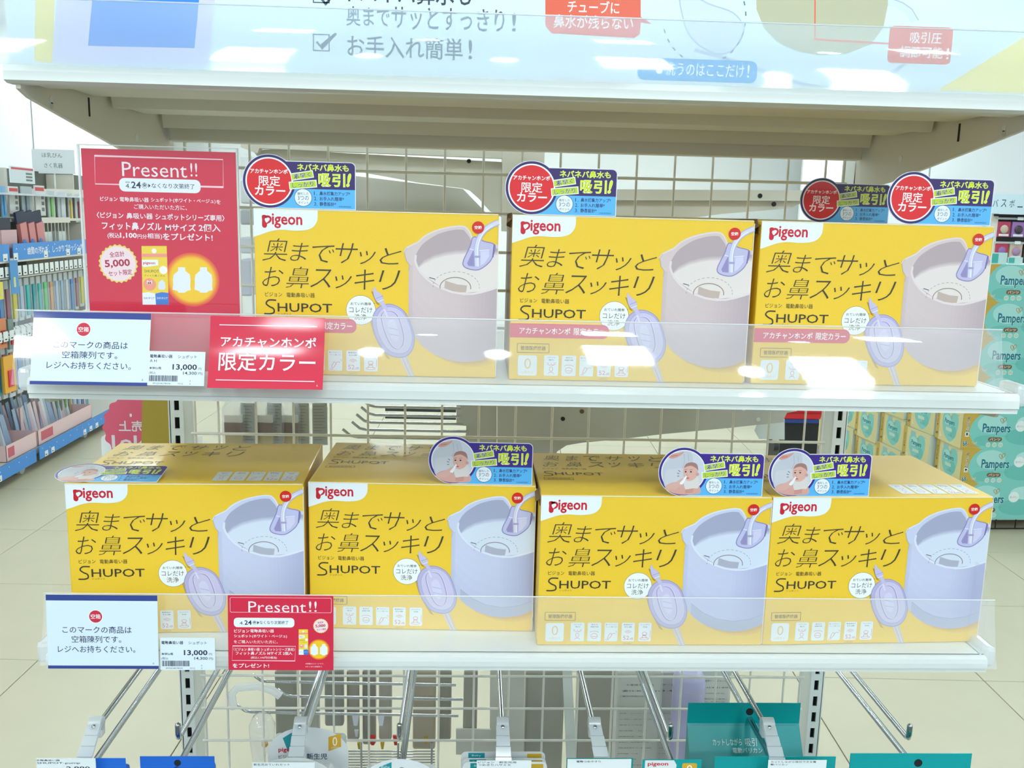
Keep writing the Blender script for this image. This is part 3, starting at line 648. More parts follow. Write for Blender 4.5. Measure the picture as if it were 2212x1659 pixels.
badge(False, onbox(U[1], -8.7, .6, ZU), (0, 0, U[1][2]), 'purple and blue card with red disc on the middle box of the upper shelf', GR)
badge(False, onbox(U[2], 115.3, .6, ZU), (0, 0, U[2][2]), 'foremost purple card with red disc on the right box of the upper shelf', GR)
badge(False, (.2980, -.2035, ZU+h+.0004), (0, 0, .03), 'shaded purple card with red disc, partly hidden behind the rightmost one', GR)
badge(True, onbox(LW[1], 115.6, 1.0, ZL), (0, 0, LW[1][2]), 'purple card with baby photo on second box from left, lower shelf', GB)
badge(True, onbox(LW[2], 109.6, 1.0, ZL), (0, 0, LW[2][2]), 'purple card with baby photo on second box from right, lower shelf', GB)
badge(True, onbox(LW[3], -7.6, 1.0, ZL), (0, 0, LW[3][2]), 'purple card with baby photo on the right end box, lower shelf', GB)
tb = onbox(LW[0], -18, 1.5, ZL)
badge(True, (tb[0], tb[1], tb[2]+.0006), (math.radians(-84), 0, LW[0][2]), 'purple card with baby photo fallen flat on the left end box', GB)
# ------------------------------------------------------------------ cards and posters
class Sheet:
    """print laid out from survey points on a plane Y = const"""
    def __init__(s, Y, cx=0., cy=0., k=1., local=None):
        s.Y = Y; s.cx, s.cy, s.k = cx, cy, k; s.p = P(); s.o = s.q0(*local) if local else (0, 0)
    def q0(s, x, y): v = onY(s.cx+x/s.k, s.cy+y/s.k, s.Y); return (v.x*1000, v.z*1000)
    def q(s, x, y): a = s.q0(x, y); return (a[0]-s.o[0], a[1]-s.o[1])
    def mm(s, px): return px/s.k*(s.Y-CAM.y)/F_PX*1000*1.02
    def text(s, t, xl, xr, ym, h, col, L=2, **kw):
        u0 = s.q(xl, ym)[0]; u1 = s.q(xr, ym)[0]; v = s.q((xl+xr)/2, ym)[1]; hh = s.mm(h)/2
        s.p.text(t, u0, v-hh, u1, v+hh, col, L, **kw); return s
    def poly(s, pts, col, L=1): s.p.poly([s.q(*a) for a in pts], col, L); return s
    def line(s, pts, w, col, L=1, closed=False): s.p.line([s.q(*a) for a in pts], s.mm(w), col, L, closed); return s
    def circ(s, x, y, r, col, L=1, **kw): a = s.q(x, y); s.p.circ(a[0], a[1], s.mm(r), col, L, **kw); return s
    def rect(s, xl, xr, yt, yb, col, L=1, r=0.):
        xm, ym = (xl+xr)/2, (yt+yb)/2; s.p.rect(s.q(xl, ym)[0], s.q(xm, yb)[1], s.q(xr, ym)[0], s.q(xm, yt)[1], col, L, r=r); return s
def sheet_card(s, W_, H_, name, label, cat, print_m='print_paper', group=None, th=.0005, lean=0., extra=None):
    """card of W_ x H_ mm with its origin at bottom left, print as its part"""
    o = s.o; t = thing(name, label, cat, (o[0]/1000, s.Y, o[1]/1000), 0, group); t.rotation_euler = (lean, 0, 0)
    G().box(0, W_/1000, 0, th, 0, H_/1000).build('card', 'boardedge', t)
    s.p.build('card_print', print_m, t, (0, -.0001, 0)); return t
NAVYB = (44, 62, 136)
def notice(Y, cx, cy, k, bl, tl, tr, label, lines, disc, lean):
    s = Sheet(Y, cx, cy, k, bl); a = s.q(*tl); b = s.q(*tr); W_ = b[0]-0; H_ = (a[1]+b[1])/2
    s.p.rect(0, 0, W_, H_, (210, 226, 234), .5)
    s.p.rect(0, H_-5.4, W_, H_, NAVYB, 1); s.p.rect(0, 0, W_, 3.0, NAVYB, 1)
    c, r = disc; s.p.circ(c[0], c[1], r+.5, (236, 240, 240), 1.1); s.p.circ(c[0], c[1], r, (196, 34, 62), 1.2); s.p.text('空箱', c[0]-r*.76, c[1]-r*.38, c[0]+r*.76, c[1]+r*.38, (240, 236, 236), 2, off=.008)
    for t, x0, x1, yc, h_ in lines: s.p.text(t, x0, yc-h_/2, x1, yc+h_/2, (36, 44, 96), 2, off=.004)
    s.p.text('A', W_-5.4, 4.4, W_-3.9, 6.3, (60, 60, 90), 2, res=1)
    return sheet_card(s, W_, H_, 'notice_card', label, 'notice', 'print_gloss' if lean < -.2 else 'print_paper', lean=lean)
def price_tag(Y, bl, W_, H_, two, code, label, lean):
    s = Sheet(Y, 0, 0, 1, bl); p = s.p; K = (30, 34, 60)
    p.rect(0, 0, W_, H_, (214, 228, 236), .5)
    k = W_/58.; g = lambda v: v*k
    y = H_-g(7.2)
    p.text('電動鼻吸い器', g(1.5), y, g(24.5), y+g(3.8), K, 2, off=.012); p.text('シュポット', g(30), y, g(49.5), y+g(3.6), K, 2, off=.005)
    if two: p.text('ＡＨ', g(1.5), y-g(4.4), g(8.5), y-g(1.6), K, 2, off=.008)
    p.text('本体価格', g(1.2), g(16.6), g(13.6), g(19.4), K, 2, off=.01); p.text('13,000', g(25), g(15.6), g(50), g(22.4), K, 2, off=.022); p.text('円', g(51.6), g(16.4), g(54.6), g(19.0), K, 2)
    p.text('(税込', g(1.2), g(11.2), g(8.2), g(14.4), K, 2); p.text('14,300', g(36), g(11), g(50), g(14.8), K, 2, off=.008); p.text('円)', g(51.6), g(11), g(56), g(14.2), K, 2)
    x = g(1.6); rnd = random.Random(int(code) % 997)
    while x < g(31): w_ = g(rnd.choice([.25, .25, .5, .75])); p.rect(x, g(4.2), min(x+w_, g(31)), g(10.4), K, 2); x += w_+g(rnd.choice([.25, .3, .5]))
    p.text(code, g(5.5), g(1.2), g(23.5), g(2.9), K, 2, res=1); p.text('9912', g(31), g(1.2), g(36.6), g(2.9), K, 2, res=1); p.text('3', g(43), g(1.2), g(44.2), g(2.9), K, 2, res=1); p.text('3', g(43), g(4.2), g(44.2), g(5.9), K, 2, res=1)
    return sheet_card(s, W_, H_, 'price_tag', label, 'price tag', lean=lean)
# upper shelf, left end
LEAN = math.radians(-15.5)
ntx = [('このマークの商品は', 14, 71.5, 35.0, 6.4), ('空箱陳列です。', 22, 63, 26.2, 6.4), ('レジへお持ちください。', 9.4, 75, 17.0, 6.4)]
WN = 101.6
t = notice(-.4285, 0, 0, 1, (64, 830), (66, 668), (312, 680), 'white notice card with navy bars and red disc on the upper shelf edge', [(a, b*1.0+4, c*1.0+10, d, e) for a, b, c, d, e in ntx], ((43, 48.5), 5.8), LEAN)
price_tag(-.4290, (318, 832), 46.6*1.04, 29.8, True, '4902508278058', 'white price tag with barcode between white notice and red card, upper shelf', LEAN)
s = Sheet(-.4300, 0, 0, 1, (452, 838)); Wr, Hr = 98.5, 62.5; p = s.p
RD = (206, 34, 66)
p.rect(8, 54.4, 92, 55.2, (236, 214, 222), 1); p.rect(7, 6.6, 91.4, 7.4, (236, 214, 222), 1)
p.text('アカチャンホンポ', 9.6, 35.6, 91.4, 45.2, (240, 232, 236), 2, off=.014); p.text('限定カラー', 8.6, 15, 91.4, 31.4, (240, 232, 236), 2, off=.01); p.text('A', 93, 2.6, 94.4, 4.4, (236, 200, 210), 2, res=1)
# this card bows forward at its middle
t = thing('shop_card', 'red card with white lettering on the upper shelf edge beside the price tag', 'shop card', (s.o[0]/1000, s.Y, s.o[1]/1000)); t.rotation_euler = (math.radians(-11), 0, 0)
n = 14
bow = lambda z: -.0062*((1-max(0, min(1, z/(Hr/1000))))**2.2)-.0008
g = G(); g.sweepx([(bow(Hr/1000*k/n), Hr/1000*k/n) for k in range(n+1)], 0, Wr/1000, nx=1); g.build('card', mat('red_film_card', (206, 34, 66), .4, coat=.6, spec=.3), t)
pm = p.mesh('card_print', M['print_gloss'])
for vv in pm.vertices: vv.co.y += bow(vv.co.z)-.0005
po = bpy.data.objects.new('card_print', pm); COL.objects.link(po); po.parent = t
# lower shelf
ntx2 = [('このマークの商品は', 14, 76, 37.0, 6.6), ('空箱陳列です。', 22, 66.5, 28.0, 6.6), ('レジへお持ちください。', 9.4, 79, 18.6, 6.6)]
notice(-.4245, 0, 0, 1, (104, 1444), (110, 1288), (336, 1291), 'white notice card with navy bars and red disc on the lower shelf edge', ntx2, ((44, 49.5), 5.8), math.radians(-4))
price_tag(-.4255, (347, 1447), 49.6, 30.6, False, '4902508278041', 'white price tag with barcode beside the notice on the lower shelf edge', math.radians(-4))
# small red poster on the lower shelf edge (survey crop: origin 90,1270 scale 3.456)
s = Sheet(-.4265, 90, 1270, 3.456, (1395, 612)); WH = (236, 226, 232); FR_ = (240, 200, 210)
a = s.q(2178, 74); Wp, Hp = a[0]-.6, a[1]
s.p.rect(0, 0, Wp, Hp, RD, .5)
s.p.line(rr(2.2, Hp-16.0, Wp-2, Hp-2.2, 1, 3), .35, FR_, 1, True)
s.text('Present', 1535, 1968, 155, 88, WH, off=-.002); s.text('!!', 1990, 2048, 152, 84, WH)
s.rect(1428, 1882, 234, 303, (230, 236, 240), 1, r=3.2)
s.text('4.', 1472, 1503, 272, 26, (40, 44, 80)); s.text('24', 1508, 1562, 268, 36, (40, 44, 80), off=.02); s.text('㊎', 1568, 1600, 268, 30, (40, 44, 80), off=.01); s.poly([(1604, 256), (1604, 282), (1618, 269)], (40, 44, 80), 2); s.text('なくなり次第終了', 1622, 1836, 268, 28, (40, 44, 80), off=.006)
s.text('ピジョン', 1432, 1545, 329, 28, WH, off=.015); s.text('電動鼻吸い器', 1553, 1730, 329, 28, WH, off=.008)
s.text('シュポット(ホワイト・ベージュ)', 1432, 1828, 368, 30, WH, off=.012); s.text('をご購入いただいた方に、', 1432, 1760, 408, 26, WH, off=.004)
s.line([(1424, 438), (1894, 441), (1890, 547), (1420, 543)], 4, FR_, 1, True)
s.text('〈ピジョン 鼻吸い器 シュポットシリーズ専用〉', 1430, 1888, 463, 26, WH, off=.008, res=1); s.text('フィット鼻ノズル Mサイズ 2個入', 1447, 1870, 491, 28, WH, off=.014, res=1); s.text('(税込1,100円分相当)', 1560, 1756, 524, 22, WH, off=.008, res=1)
s.text('をプレゼント!', 1425, 1698, 580, 36, WH, off=.02)
s.text('※写真はイメージです。', 1968, 2108, 567, 12, WH, res=1); s.text('※なくなり次第終了。', 1968, 2098, 588, 12, WH, res=1)
def seal(s, x, y, r, big):
    c = s.q(x, y); R = s.mm(r); st = []
    for i in range(48): a_ = 2*math.pi*i/48; rr_ = R*(1 if i % 2 else .92); st.append((c[0]+rr_*math.cos(a_), c[1]+rr_*math.sin(a_)))
    s.p.poly(st, (226, 210, 110), 1.4); s.p.circ(c[0], c[1], R*.88, (240, 214, 220), 1.5)
    K = (170, 30, 60)
    s.p.text('全店計', c[0]-R*.42, c[1]+R*.34, c[0]+R*.34, c[1]+R*.62, K, 2, off=.012, rot=.1); s.p.text('5,000', c[0]-R*.68, c[1]-R*.22, c[0]+R*.6, c[1]+R*.22, K, 2, off=.03, rot=.08); s.p.text('セット限定', c[0]-R*.52, c[1]-R*.6, c[0]+R*.68, c[1]-R*.32, K, 2, off=.014, rot=.1)
def minibox(s, x0, x1, y0, y1):
    """printed picture of the small carton"""
    q = lambda a, b: (x0+(x1-x0)*a, y0+(y1-y0)*b)
    YL = (236, 206, 60)
    s.poly([q(0, 0), q(.92, 0), q(1, 1), q(.04, 1)], YL, 1.6); s.circ(*q(.46, .085), (x1-x0)*.085, (240, 240, 236), 1.8)
    s.poly([q(0, .13), q(.93, .13), q(.93, .19), q(0, .19)], (236, 150, 130), 1.8); s.poly([q(.01, .235), q(.60, .235), q(.62, .33), q(.1, .36), q(.02, .34)], (232, 238, 240), 1.9)
    s.text('pigeon', *[q(a, 0)[0] for a in (.06, .5)], q(0, .295)[1], (y1-y0)*.055, (196, 18, 42), 2.2, off=.02)
    s.text('SHUPOT', *[q(a, 0)[0] for a in (.1, .64)], q(0, .43)[1], (y1-y0)*.045, (70, 66, 50), 2.2); s.circ(*q(.8, .41), (x1-x0)*.14, (240, 240, 240), 2)
    s.text('フィット鼻ノズル', *[q(a, 0)[0] for a in (.1, .86)], q(0, .505)[1], (y1-y0)*.035, (90, 84, 60), 2.2, res=1)
    s.circ(*q(.3, .655), (x1-x0)*.22, (238, 150, 130), 2); s.text('M', *[q(a, 0)[0] for a in (.2, .38)], q(0, .62)[1], (y1-y0)*.06, (244, 236, 236), 2.4, off=.01)
    s.poly([q(.64, .74), q(.60, .70), q(.63, .62), q(.72, .58), q(.78, .58), q(.86, .63), q(.88, .71), q(.84, .745)], (214, 222, 232), 2)
    s.poly([q(.03, .80), q(.25, .785), q(.5, .81), q(.53, 1), q(.04, 1)], (228, 234, 240), 1.9); s.poly([q(.5, .81), q(.75, .785), q(.985, .8), q(1, 1), q(.53, 1)], (60, 120, 200), 1.9)
    s.text('SHUPOT', *[q(a, 0)[0] for a in (.08, .48)], q(0, .89)[1], (y1-y0)*.035, (60, 70, 110), 2.2, res=1); s.text('SHUPOT', *[q(a, 0)[0] for a in (.56, .96)], q(0, .89)[1], (y1-y0)*.035, (220, 230, 244), 2.2, res=1)
def suncircle(s, x, y, r):
    for i in range(5): s.circ(x, y, r*(1-.05*i), mixc((222, 70, 60), (240, 196, 30), (i+.5)/4 if i < 4 else 1), 1.1+i*.06)
    for sx in (-.42, .42):
        c = lambda a, b: (x+r*(sx+a), y+r*b)
        s.poly([c(-.12, -.48), c(.14, -.48), c(.15, -.34), c(.32, -.2), c(.35, -.02), c(.34, .28), c(.36, .4), c(.2, .44), c(.13, .5), c(-.12, .5), c(-.14, .44), c(-.34, .38), c(-.32, .2), c(-.33, -.02), c(-.3, -.2), c(-.13, -.34)], (226, 232, 238), 1.6)
seal(s, 2080, 293, 60, 0); suncircle(s, 2068, 464, 84); minibox(s, 1915, 1990, 318, 502)
sheet_card(s, Wp, Hp, 'sale_poster', 'small red landscape poster fixed to the lower shelf edge', 'poster', 'print_card', lean=math.radians(-4))
# tall red poster in a clear stand (survey crop: origin 170,310 scale 4.608)
s = Sheet(-.362, 170, 310, 4.608, (110, 1640)); o = s.o
base = (o[0], 507.6); s.o = base; a = s.q(1562, 84); a0 = s.q(55, 52); Wp, Hp = a[0], (a0[1]+a[1])/2
s.p.rect(0, 0, Wp, Hp, RD, .5)
yb = lambda y: s.q(800, y)[1]
s.line([(158, 122), (1436, 160), (1440, 434), (166, 402)], 9, FR_, 1, True)
s.text('Present', 432, 1078, 262, 132, WH, off=-.002); s.text('!!', 1112, 1180, 262, 124, WH)
s.rect(404, 1214, 352, 486, (226, 234, 238), 1.5, r=4.8)
s.text('2026', 466, 510, 384, 16, (40, 44, 80), off=.02, res=1); s.text('4.', 468, 516, 422, 42, (40, 44, 80)); s.text('24', 524, 620, 412, 62, (40, 44, 80), off=.02); s.text('㊎', 628, 686, 418, 56, (40, 44, 80), off=.01); s.poly([(694, 400), (694, 440), (716, 420)], (40, 44, 80), 2); s.text('なくなり次第終了', 726, 1154, 424, 48, (40, 44, 80), off=.004)
s.text('ピジョン', 214, 388, 551, 40, WH, off=.015); s.text('電動鼻吸い器', 410, 698, 558, 44, WH, off=.008); s.text('シュポット(ホワイト・ベージュ)', 720, 1362, 570, 46, WH, off=.012); s.text('を', 1370, 1414, 582, 40, WH, off=.006)
s.text('ご購入いただいた方に、', 552, 1078, 634, 46, WH, off=.004)
s.text('〈ピジョン', 180, 446, 714, 58, WH, off=.02); s.text('鼻吸い器', 476, 738, 722, 56, WH, off=.014); s.text('シュポットシリーズ専用〉', 764, 1452, 736, 60, WH, off=.018)
s.text('フィット鼻ノズル', 232, 826, 822, 76, WH, off=.02); s.text('Mサイズ', 862, 1168, 836, 68, WH, off=.02); s.text('2個入', 1196, 1412, 840, 72, WH, off=.016)
s.text('(税込', 288, 408, 918, 56, WH, off=.012); s.text('1,100', 412, 580, 918, 56, WH, off=.03); s.text('円分', 586, 680, 926, 42, WH, off=.01); s.text('相当)', 684, 832, 924, 58, WH, off=.014); s.text('をプレゼント!', 838, 1334, 930, 66, WH, off=.02)
seal(s, 394, 1196, 186, 1); suncircle(s, 1132, 1356, 258); minibox(s, 626, 898, 1020, 1604)
s.rect(110, 1580, 1598, 1600, mixc(RD, (255, 160, 180), .25), 1)
ps_ = thing('sale_poster', 'tall red portrait poster in a clear stand at left of upper shelf', 'poster', (s.o[0]/1000, s.Y, .5076))
G().box(0, Wp/1000, 0, .0006, 0, Hp/1000).build('card', 'boardedge', ps_)
s.p.build('card_print', 'print_gloss', ps_, (0, -.0001, 0))
g = G(); g.box(-.0028, Wp/1000+.0018, -.0016, -.0006, -.0006, Hp/1000+.0035); g.build('clear_sleeve', clear('sleeve_film', .0, rough=.04, refl=1.25), ps_)
g = G()
for x0, x1, z0, z1 in ((-.0030, -.0016, 0, Hp/1000+.0036), (Wp/1000+.0006, Wp/1000+.0020, 0, Hp/1000+.0036), (-.003, Wp/1000+.002, Hp/1000+.0028, Hp/1000+.0036)): g.box(x0, x1, -.0018, .0014, z0, z1)
g.build('sleeve_rim', 'frosted', ps_); G().box(0, Wp/1000, .0012, .04, -.0006, .0006).build('foot', 'film', ps_)
# ------------------------------------------------------------------ big sign standing on the topmost shelf
s = Sheet(-.372, 0, 0, 1); p = s.p; GT = (60, 78, 96)
X0, X1, Z0, Z1 = s.q(20, 150)[0], 470, 776, 1010
p.rect(X0, Z0, X1, Z1, (214, 232, 242), .5)
s.poly([(78, -60), (120, -60), (114, 140), (74, 130)], (232, 218, 96), 1)
s.poly([(128, -60), (470, -60), (452, 140), (112, 134)], (206, 204, 234), 1.2); s.poly([(205, -60), (436, -60), (420, 104), (190, 99)], (40, 130, 226), 1.4)
s.text('✓', 690, 728, -4, 30, GT); 
s.text('ネバネバ鼻水も', 736, 1018, -16, 44, (40, 50, 66), off=.012); s.text('奥まで', 748, 842, 36, 38, GT, off=.008); s.text('サッとすっきり', 846, 1090, 42, 44, GT, off=.008); s.text('!', 1106, 1115, 48, 36, GT, off=.01)
s.text('お手入れ簡単', 750, 1000, 103, 42, GT, off=.008); s.text('!', 1012, 1020, 107, 38, GT, off=.01)
for dy in (0, -104):
    s.line([(677, 74+dy), (711, 75+dy), (711, 110+dy), (677, 109+dy)], 2.2, GT, 2, True); s.line([(684, 90+dy), (694, 102+dy), (726, 72+dy)], 5, GT, 2.2)
s.poly([(1178, -60), (1384, -60), (1384, 36), (1408, 52), (1384, 48), (1382, 74), (1370, 82), (1192, 72), (1178, 56)], (226, 92, 62), 2)
s.text('チューブに', 1226, 1338, 15, 24, (244, 240, 236), 3, off=.012); s.text('鼻水が残らない', 1196, 1368, 48, 26, (244, 240, 236), 3, off=.008)
# drawn device with its line-drawn hose, cup and callouts
s.poly([s_ for s_ in [(1632, -60), (1634, 20), (1650, 60), (1680, 92), (1720, 110), (1770, 120), (1830, 116), (1880, 96), (1908, 60), (1918, 10), (1918, -60)]], (186, 184, 152), 1.4)
s.line([(1918, 4), (1936, 6), (1962, 22), (1976, 46)], 16, (206, 220, 234), 1.3); s.line([(1928, -2), (1950, 6), (1970, 20), (1984, 44)], 2, (170, 186, 204), 1.6)
pts = [(1500, 108), (1560, 124), (1640, 150), (1720, 178), (1800, 190), (1880, 176), (1946, 144), (1980, 100), (1986, 60)]
s.p.line(smooth([s.q(*a) for a in pts], 5, False), s.mm(7), (182, 198, 216), 1.5)
s.p.poly(smooth([s.q(*a) for a in [(1470, -20), (1530, 8), (1584, 28), (1606, 60), (1596, 92), (1566, 116), (1530, 110), (1496, 84), (1478, 50)]], 4), (206, 218, 228), 1.6); s.p.line(smooth([s.q(*a) for a in [(1470, -20), (1530, 8), (1584, 28), (1606, 60), (1596, 92), (1566, 116), (1530, 110), (1496, 84), (1478, 50)]], 4), s.mm(3), (176, 194, 212), 1.7)
for i in range(26):
    a0 = math.radians(196+i*12.6)
    if i < 14: pass
    c = (1521, 34); rx, ry = 90, 104
    s.line([(c[0]+rx*math.cos(a0), c[1]-ry*math.sin(a0)), (c[0]+rx*math.cos(a0+.09), c[1]-ry*math.sin(a0+.09))], 2.6, (50, 120, 140), 1.9)
s.p.rect(s.q(1384, 0)[0], s.q(1500, 176)[1], s.q(1646, 0)[0], s.q(1500, 128)[1], (70, 160, 222), 2, r=6)
s.text('洗うのはここだけ', 1438, 1608, 151, 27, (240, 246, 250), 3, off=.006); s.text('!', 1614, 1619, 154, 25, (240, 246, 250), 3)
for x, y, r in ((1408, 142, 5), (1424, 150, 7)):
    s.circ(x, y+2, r, (240, 246, 250), 3, n=14); s.poly([(x-r*.8, y), (x, y-r*1.9), (x+r*.8, y)], (240, 246, 250), 3.1)
s.line([(1761, -60), (1760, 85), (1928, 95)], 3, (232, 104, 74), 2)
s.p.rect(s.q(1928, 0)[0], s.q(1995, 138)[1], s.q(2066, 0)[0], s.q(1995, 58)[1], (226, 90, 58), 2.2, r=4)
s.text('吸引圧', 1966, 2034, 82, 22, (246, 240, 236), 3, off=.008); s.text('調節可能', 1944, 2036, 113, 23, (246, 240, 236), 3, off=.008); s.text('!', 2044, 2050, 116, 22, (246, 240, 236), 3, off=.008)
s.p.poly([s.q(2005, 208), s.q(2100, 150), s.q(2212, 80), (X1, s.q(2212, 80)[1]), (X1, s.q(2005, 208)[1])], (240, 226, 120), 1.1)
bs = thing('product_sign', 'big pale sign behind a clear guard on the topmost shelf', 'sign', (0, s.Y, 0))
G().box(X0/1000, X1/1000, .0002, .005, .776, 1.01).build('board', 'boardedge', bs)
s.p.build('sign_print', 'print_card', bs)
for x in (-.3, .3): G().prism([(x, .005, .7765), (x, .09, .7765), (x, .005, .95)], (.004, 0, 0)).build('prop', 'boardedge', bs)
# ------------------------------------------------------------------ hooks under the lower shelf
bar = G().box(-.52, .52, -.022, -.006, .052, .082, b=.002); bar.prism([(-.452, -.006, .052), (-.440, -.006, .052), (-.440, .001, .052), (-.452, .001, .052)], (0, 0, .03)); bar.prism([(.440, -.006, .052), (.452, -.006, .052), (.452, .001, .052), (.440, .001, .052)], (0, 0, .03))
tag(bar.build('hook_bar', 'steel'), 'white steel bar under the lower shelf carrying the chrome hooks', 'rail')
def hook(X, kind, label, dx=0., low=-.345, up=-.30, zt=.107):
    t = thing('display_hook', label, 'hook', (X, -.022, 0), 0, 'chrome hooks under the lower shelf')
    g = G(); g.box(-.012, .012, -.003, 0, .058, .118, b=.001); g.build('back_plate', 'chrome', t)
    yl = low+.022; yu = up+.022; lx = dx
    g = G(); g.tube([(lx, -.002, .070), (lx, yl, .0708), (lx, yl-.004, .073)], .0035, 10); g.build('lower_rod', 'chrome', t)
    if kind == 'tip':
        g = G(); g.tube([(0, -.002, zt-.012), (0, yu+.006, zt-.012), (0, yu+.0015, zt-.0105), (0, yu, zt-.006), (0, yu, zt+.004)], .0032, 10); g.sphere((0, yu, zt+.004), .0032); g.build('upper_rod', 'chrome', t)
    else:
        g = G(); g.tube([(0, -.002, zt-.003), (0, yu, zt-.002)], .0032, 10); g.build('upper_rod', 'chrome', t)
    return t
def clip(X, label, Y=-.30, z=.106, fx=0., tagz=.062, ty=-.340):
    """frosted flip holder: sleeve with ball pivot on the rod end, ribbed arm, socket for the tag"""
    t = thing('tag_holder', label, 'tag holder', (X, Y, z), 0, 'frosted tag holders on the hooks')
    g = G(); g.box(-.0062, .0062, .002, .014, -.012, .0075, b=.002); g.tube([(-.0066, .006, .004), (.0066, .006, .004)], .0072, 16); g.build('sleeve', 'frosted', t)
    G().sphere((0, -.0012, .0035), .0030, 12, 8).build('pivot_ball', 'chrome', t)
    dy, dz = ty-Y, tagz-z; g = G(); n = 5
    P0 = Vector((0, 0, .004)); P1 = Vector((fx, dy, dz+.010)); d = (P1-P0); u = Vector((0, d.z, -d.y)).normalized()
    for i in range(n):
        a = P0+d*(i/n); b = P0+d*((i+.92)/n); w_ = .0068+.0006*i; k = Vector((0, .0014, 0))
        g.prism([a+Vector((-w_/1, 0, 0)), a+Vector((w_/1, 0, 0)), b+Vector((w_/1, 0, 0)), b+Vector((-w_/1, 0, 0))], u*.0026)
    g.prism([P0+Vector((-.0072, .0026, 0)), P0+Vector((.0072, .0026, 0)), P1+Vector((.0074, .0026, 0)), P1+Vector((-.0074, .0026, 0))], u*.0012); g.build('arm', 'frosted', t)
    g = G(); g.box(fx-.0115, fx+.0115, dy-.002, dy+.006, dz-.010, dz+.013, b=.002); g.box(fx-.0135, fx-.0115, dy-.001, dy+.004, dz-.006, dz+.009); g.box(fx+.0115, fx+.0135, dy-.001, dy+.004, dz-.006, dz+.009); g.build('socket', 'frosted', t)
    return t
HX = [(-.454, 'clip'), (-.366, 'tip'), (-.236, 'clip'), (-.129, 'tip'), (-.017, 'clip'), (.084, 'clip'), (.1675, 'tip'), (.277, 'clip'), (.4356, 'tip')]
LB = ['chrome hook at far left of the lower shelf, with a tag holder', 'chrome hook with bent-up tip above the right blue header', 'chrome hook with tag holder above the round-topped white package', 'chrome hook with bent-up tip, fourth from the left', 'chrome hook with tag holder above the stacked rounded cards', 'chrome hook with tag holder, sixth from the left', 'chrome hook with bent-up tip in front of the purple bottle', 'chrome hook with tag holder passing over the teal box', 'chrome hook with bent-up tip at far right, over bare floor']
LC = {0: 'frosted tag holder at far left, in front of the tiled floor', 2: 'frosted tag holder in front of the round-topped white package', 4: 'frosted tag holder above the stacked rounded cards', 5: 'frosted tag holder left of the box with red lettering', 7: 'frosted tag holder in front of the teal box'}
LOWX = {0: 0, 1: .003, 2: -.004, 3: .004, 4: .002, 5: .008, 6: .002, 7: .006, 8: .002}
LOWY = {0: -.345, 1: -.335, 2: -.35, 3: -.345, 4: -.35, 5: -.345, 6: -.345, 7: -.35, 8: -.345}
for i, (x, k) in enumerate(HX):
    hook(x, k, LB[i], LOWX[i], LOWY[i])
    if k == 'clip': clip(x, LC[i], fx=(.0, 0, 0, 0, .001, .008, 0, .004)[i] if i else -.003)
# ------------------------------------------------------------------ packages and tags hanging on the hooks
TEAL = (0, 158, 158); BLUE = (34, 112, 214)
teal_m = mat('teal_board', (0, 158, 160), .4, coat=.15); blue_m = mat('blue_board', (30, 108, 214), .4, coat=.15); white_m = mat('white_board', (226, 230, 232), .45, coat=.1)
def header(label, x0, x1, Y, zt, m, hx=None, cat='package', name='hanging_package', rt=0., pr=None, depth=.022, group=None, top=None, rz=0.):
    """blister package: header card with hang hole, pouch below"""
    t = thing(name, label, cat, ((x0+x1)/2, Y, zt), rz, group); w_ = (x1-x0)/2; h_ = .10
    if top == 'arch': o = [(-w_, -h_), (w_, -h_), (w_, -.030)]+[(w_*math.cos(a), -.030+.030*math.sin(a)) for a in [math.pi*k/16 for k in range(1, 16)]]+[(-w_, -.030)]
    elif rt: o = [(a, b) for a, b in rr(-w_, -h_, w_, 0, rt, 4, (0, 0, 1, 1))]
    else: o = [(-w_, -h_), (w_, -h_), (w_, 0), (-w_, 0)]
    g = G(); g.prism([(a, 0, b) for a, b in o], (0, .0006, 0)); g.build('header_card', m, t)
    if hx is not None:
        g = G(); g.tube([(hx-(x0+x1)/2, -.0004, -.0075), (hx-(x0+x1)/2, .0008, -.0075)], .0036, 14); g.build('hang_hole', 'rubber', t)
    if pr: pr.build('card_print', 'print_card', t, (0, -.0002, 0))
    G().box(-w_*.9, w_*.9, .001, depth, -h_-.05, -.018, b=.004).build('pouch', m, t)
    return t
def wtag(label, x0, x1, Y, zt, lines):
    p = P(); w_ = (x1-x0)*1000; p.rect(0, -32, w_, 0, (228, 236, 238), .5)
    for (t, a, b, y, h_) in lines: p.text(t, w_*a, -y-h_, w_*b, -y, (36, 40, 60), 2, off=.01)
    t = thing('price_tag', label, 'price tag', (x0, Y, zt)); G().box(0, x1-x0, 0, .0005, -.032, 0).build('card', 'boardedge', t); p.build('card_print', 'print_paper', t, (0, -.0001, 0)); return t
def at(px, py, Y): v = onY(px, py, Y); return v
def span(xl, xr, y, Y): a, b = at(xl, y, Y), at(xr, y, Y); return a.x, b.x, (a.z+b.z)/2
x0, x1, z = span(150, 271, 1638, -.332); header('blue header card behind the leftmost white tag', x0, x1, -.332, z, blue_m, group=None)
x0, x1, z = span(302, 463, 1634, -.318); header('blue header card hanging right of the leftmost white tag', x0, x1, -.318, z, blue_m, hx=-.362)
x0, x1, z = span(78, 206, 1638, -.343); wtag('white tag with latin word at the far left bottom', x0, x1, -.343, z, [('手動鼻吸い器', .0, .40, 1.2, 2.0), ('SHUPOT-pump', .01, .74, 4.2, 2.4), ('2,980', .5, .9, 9, 5)])
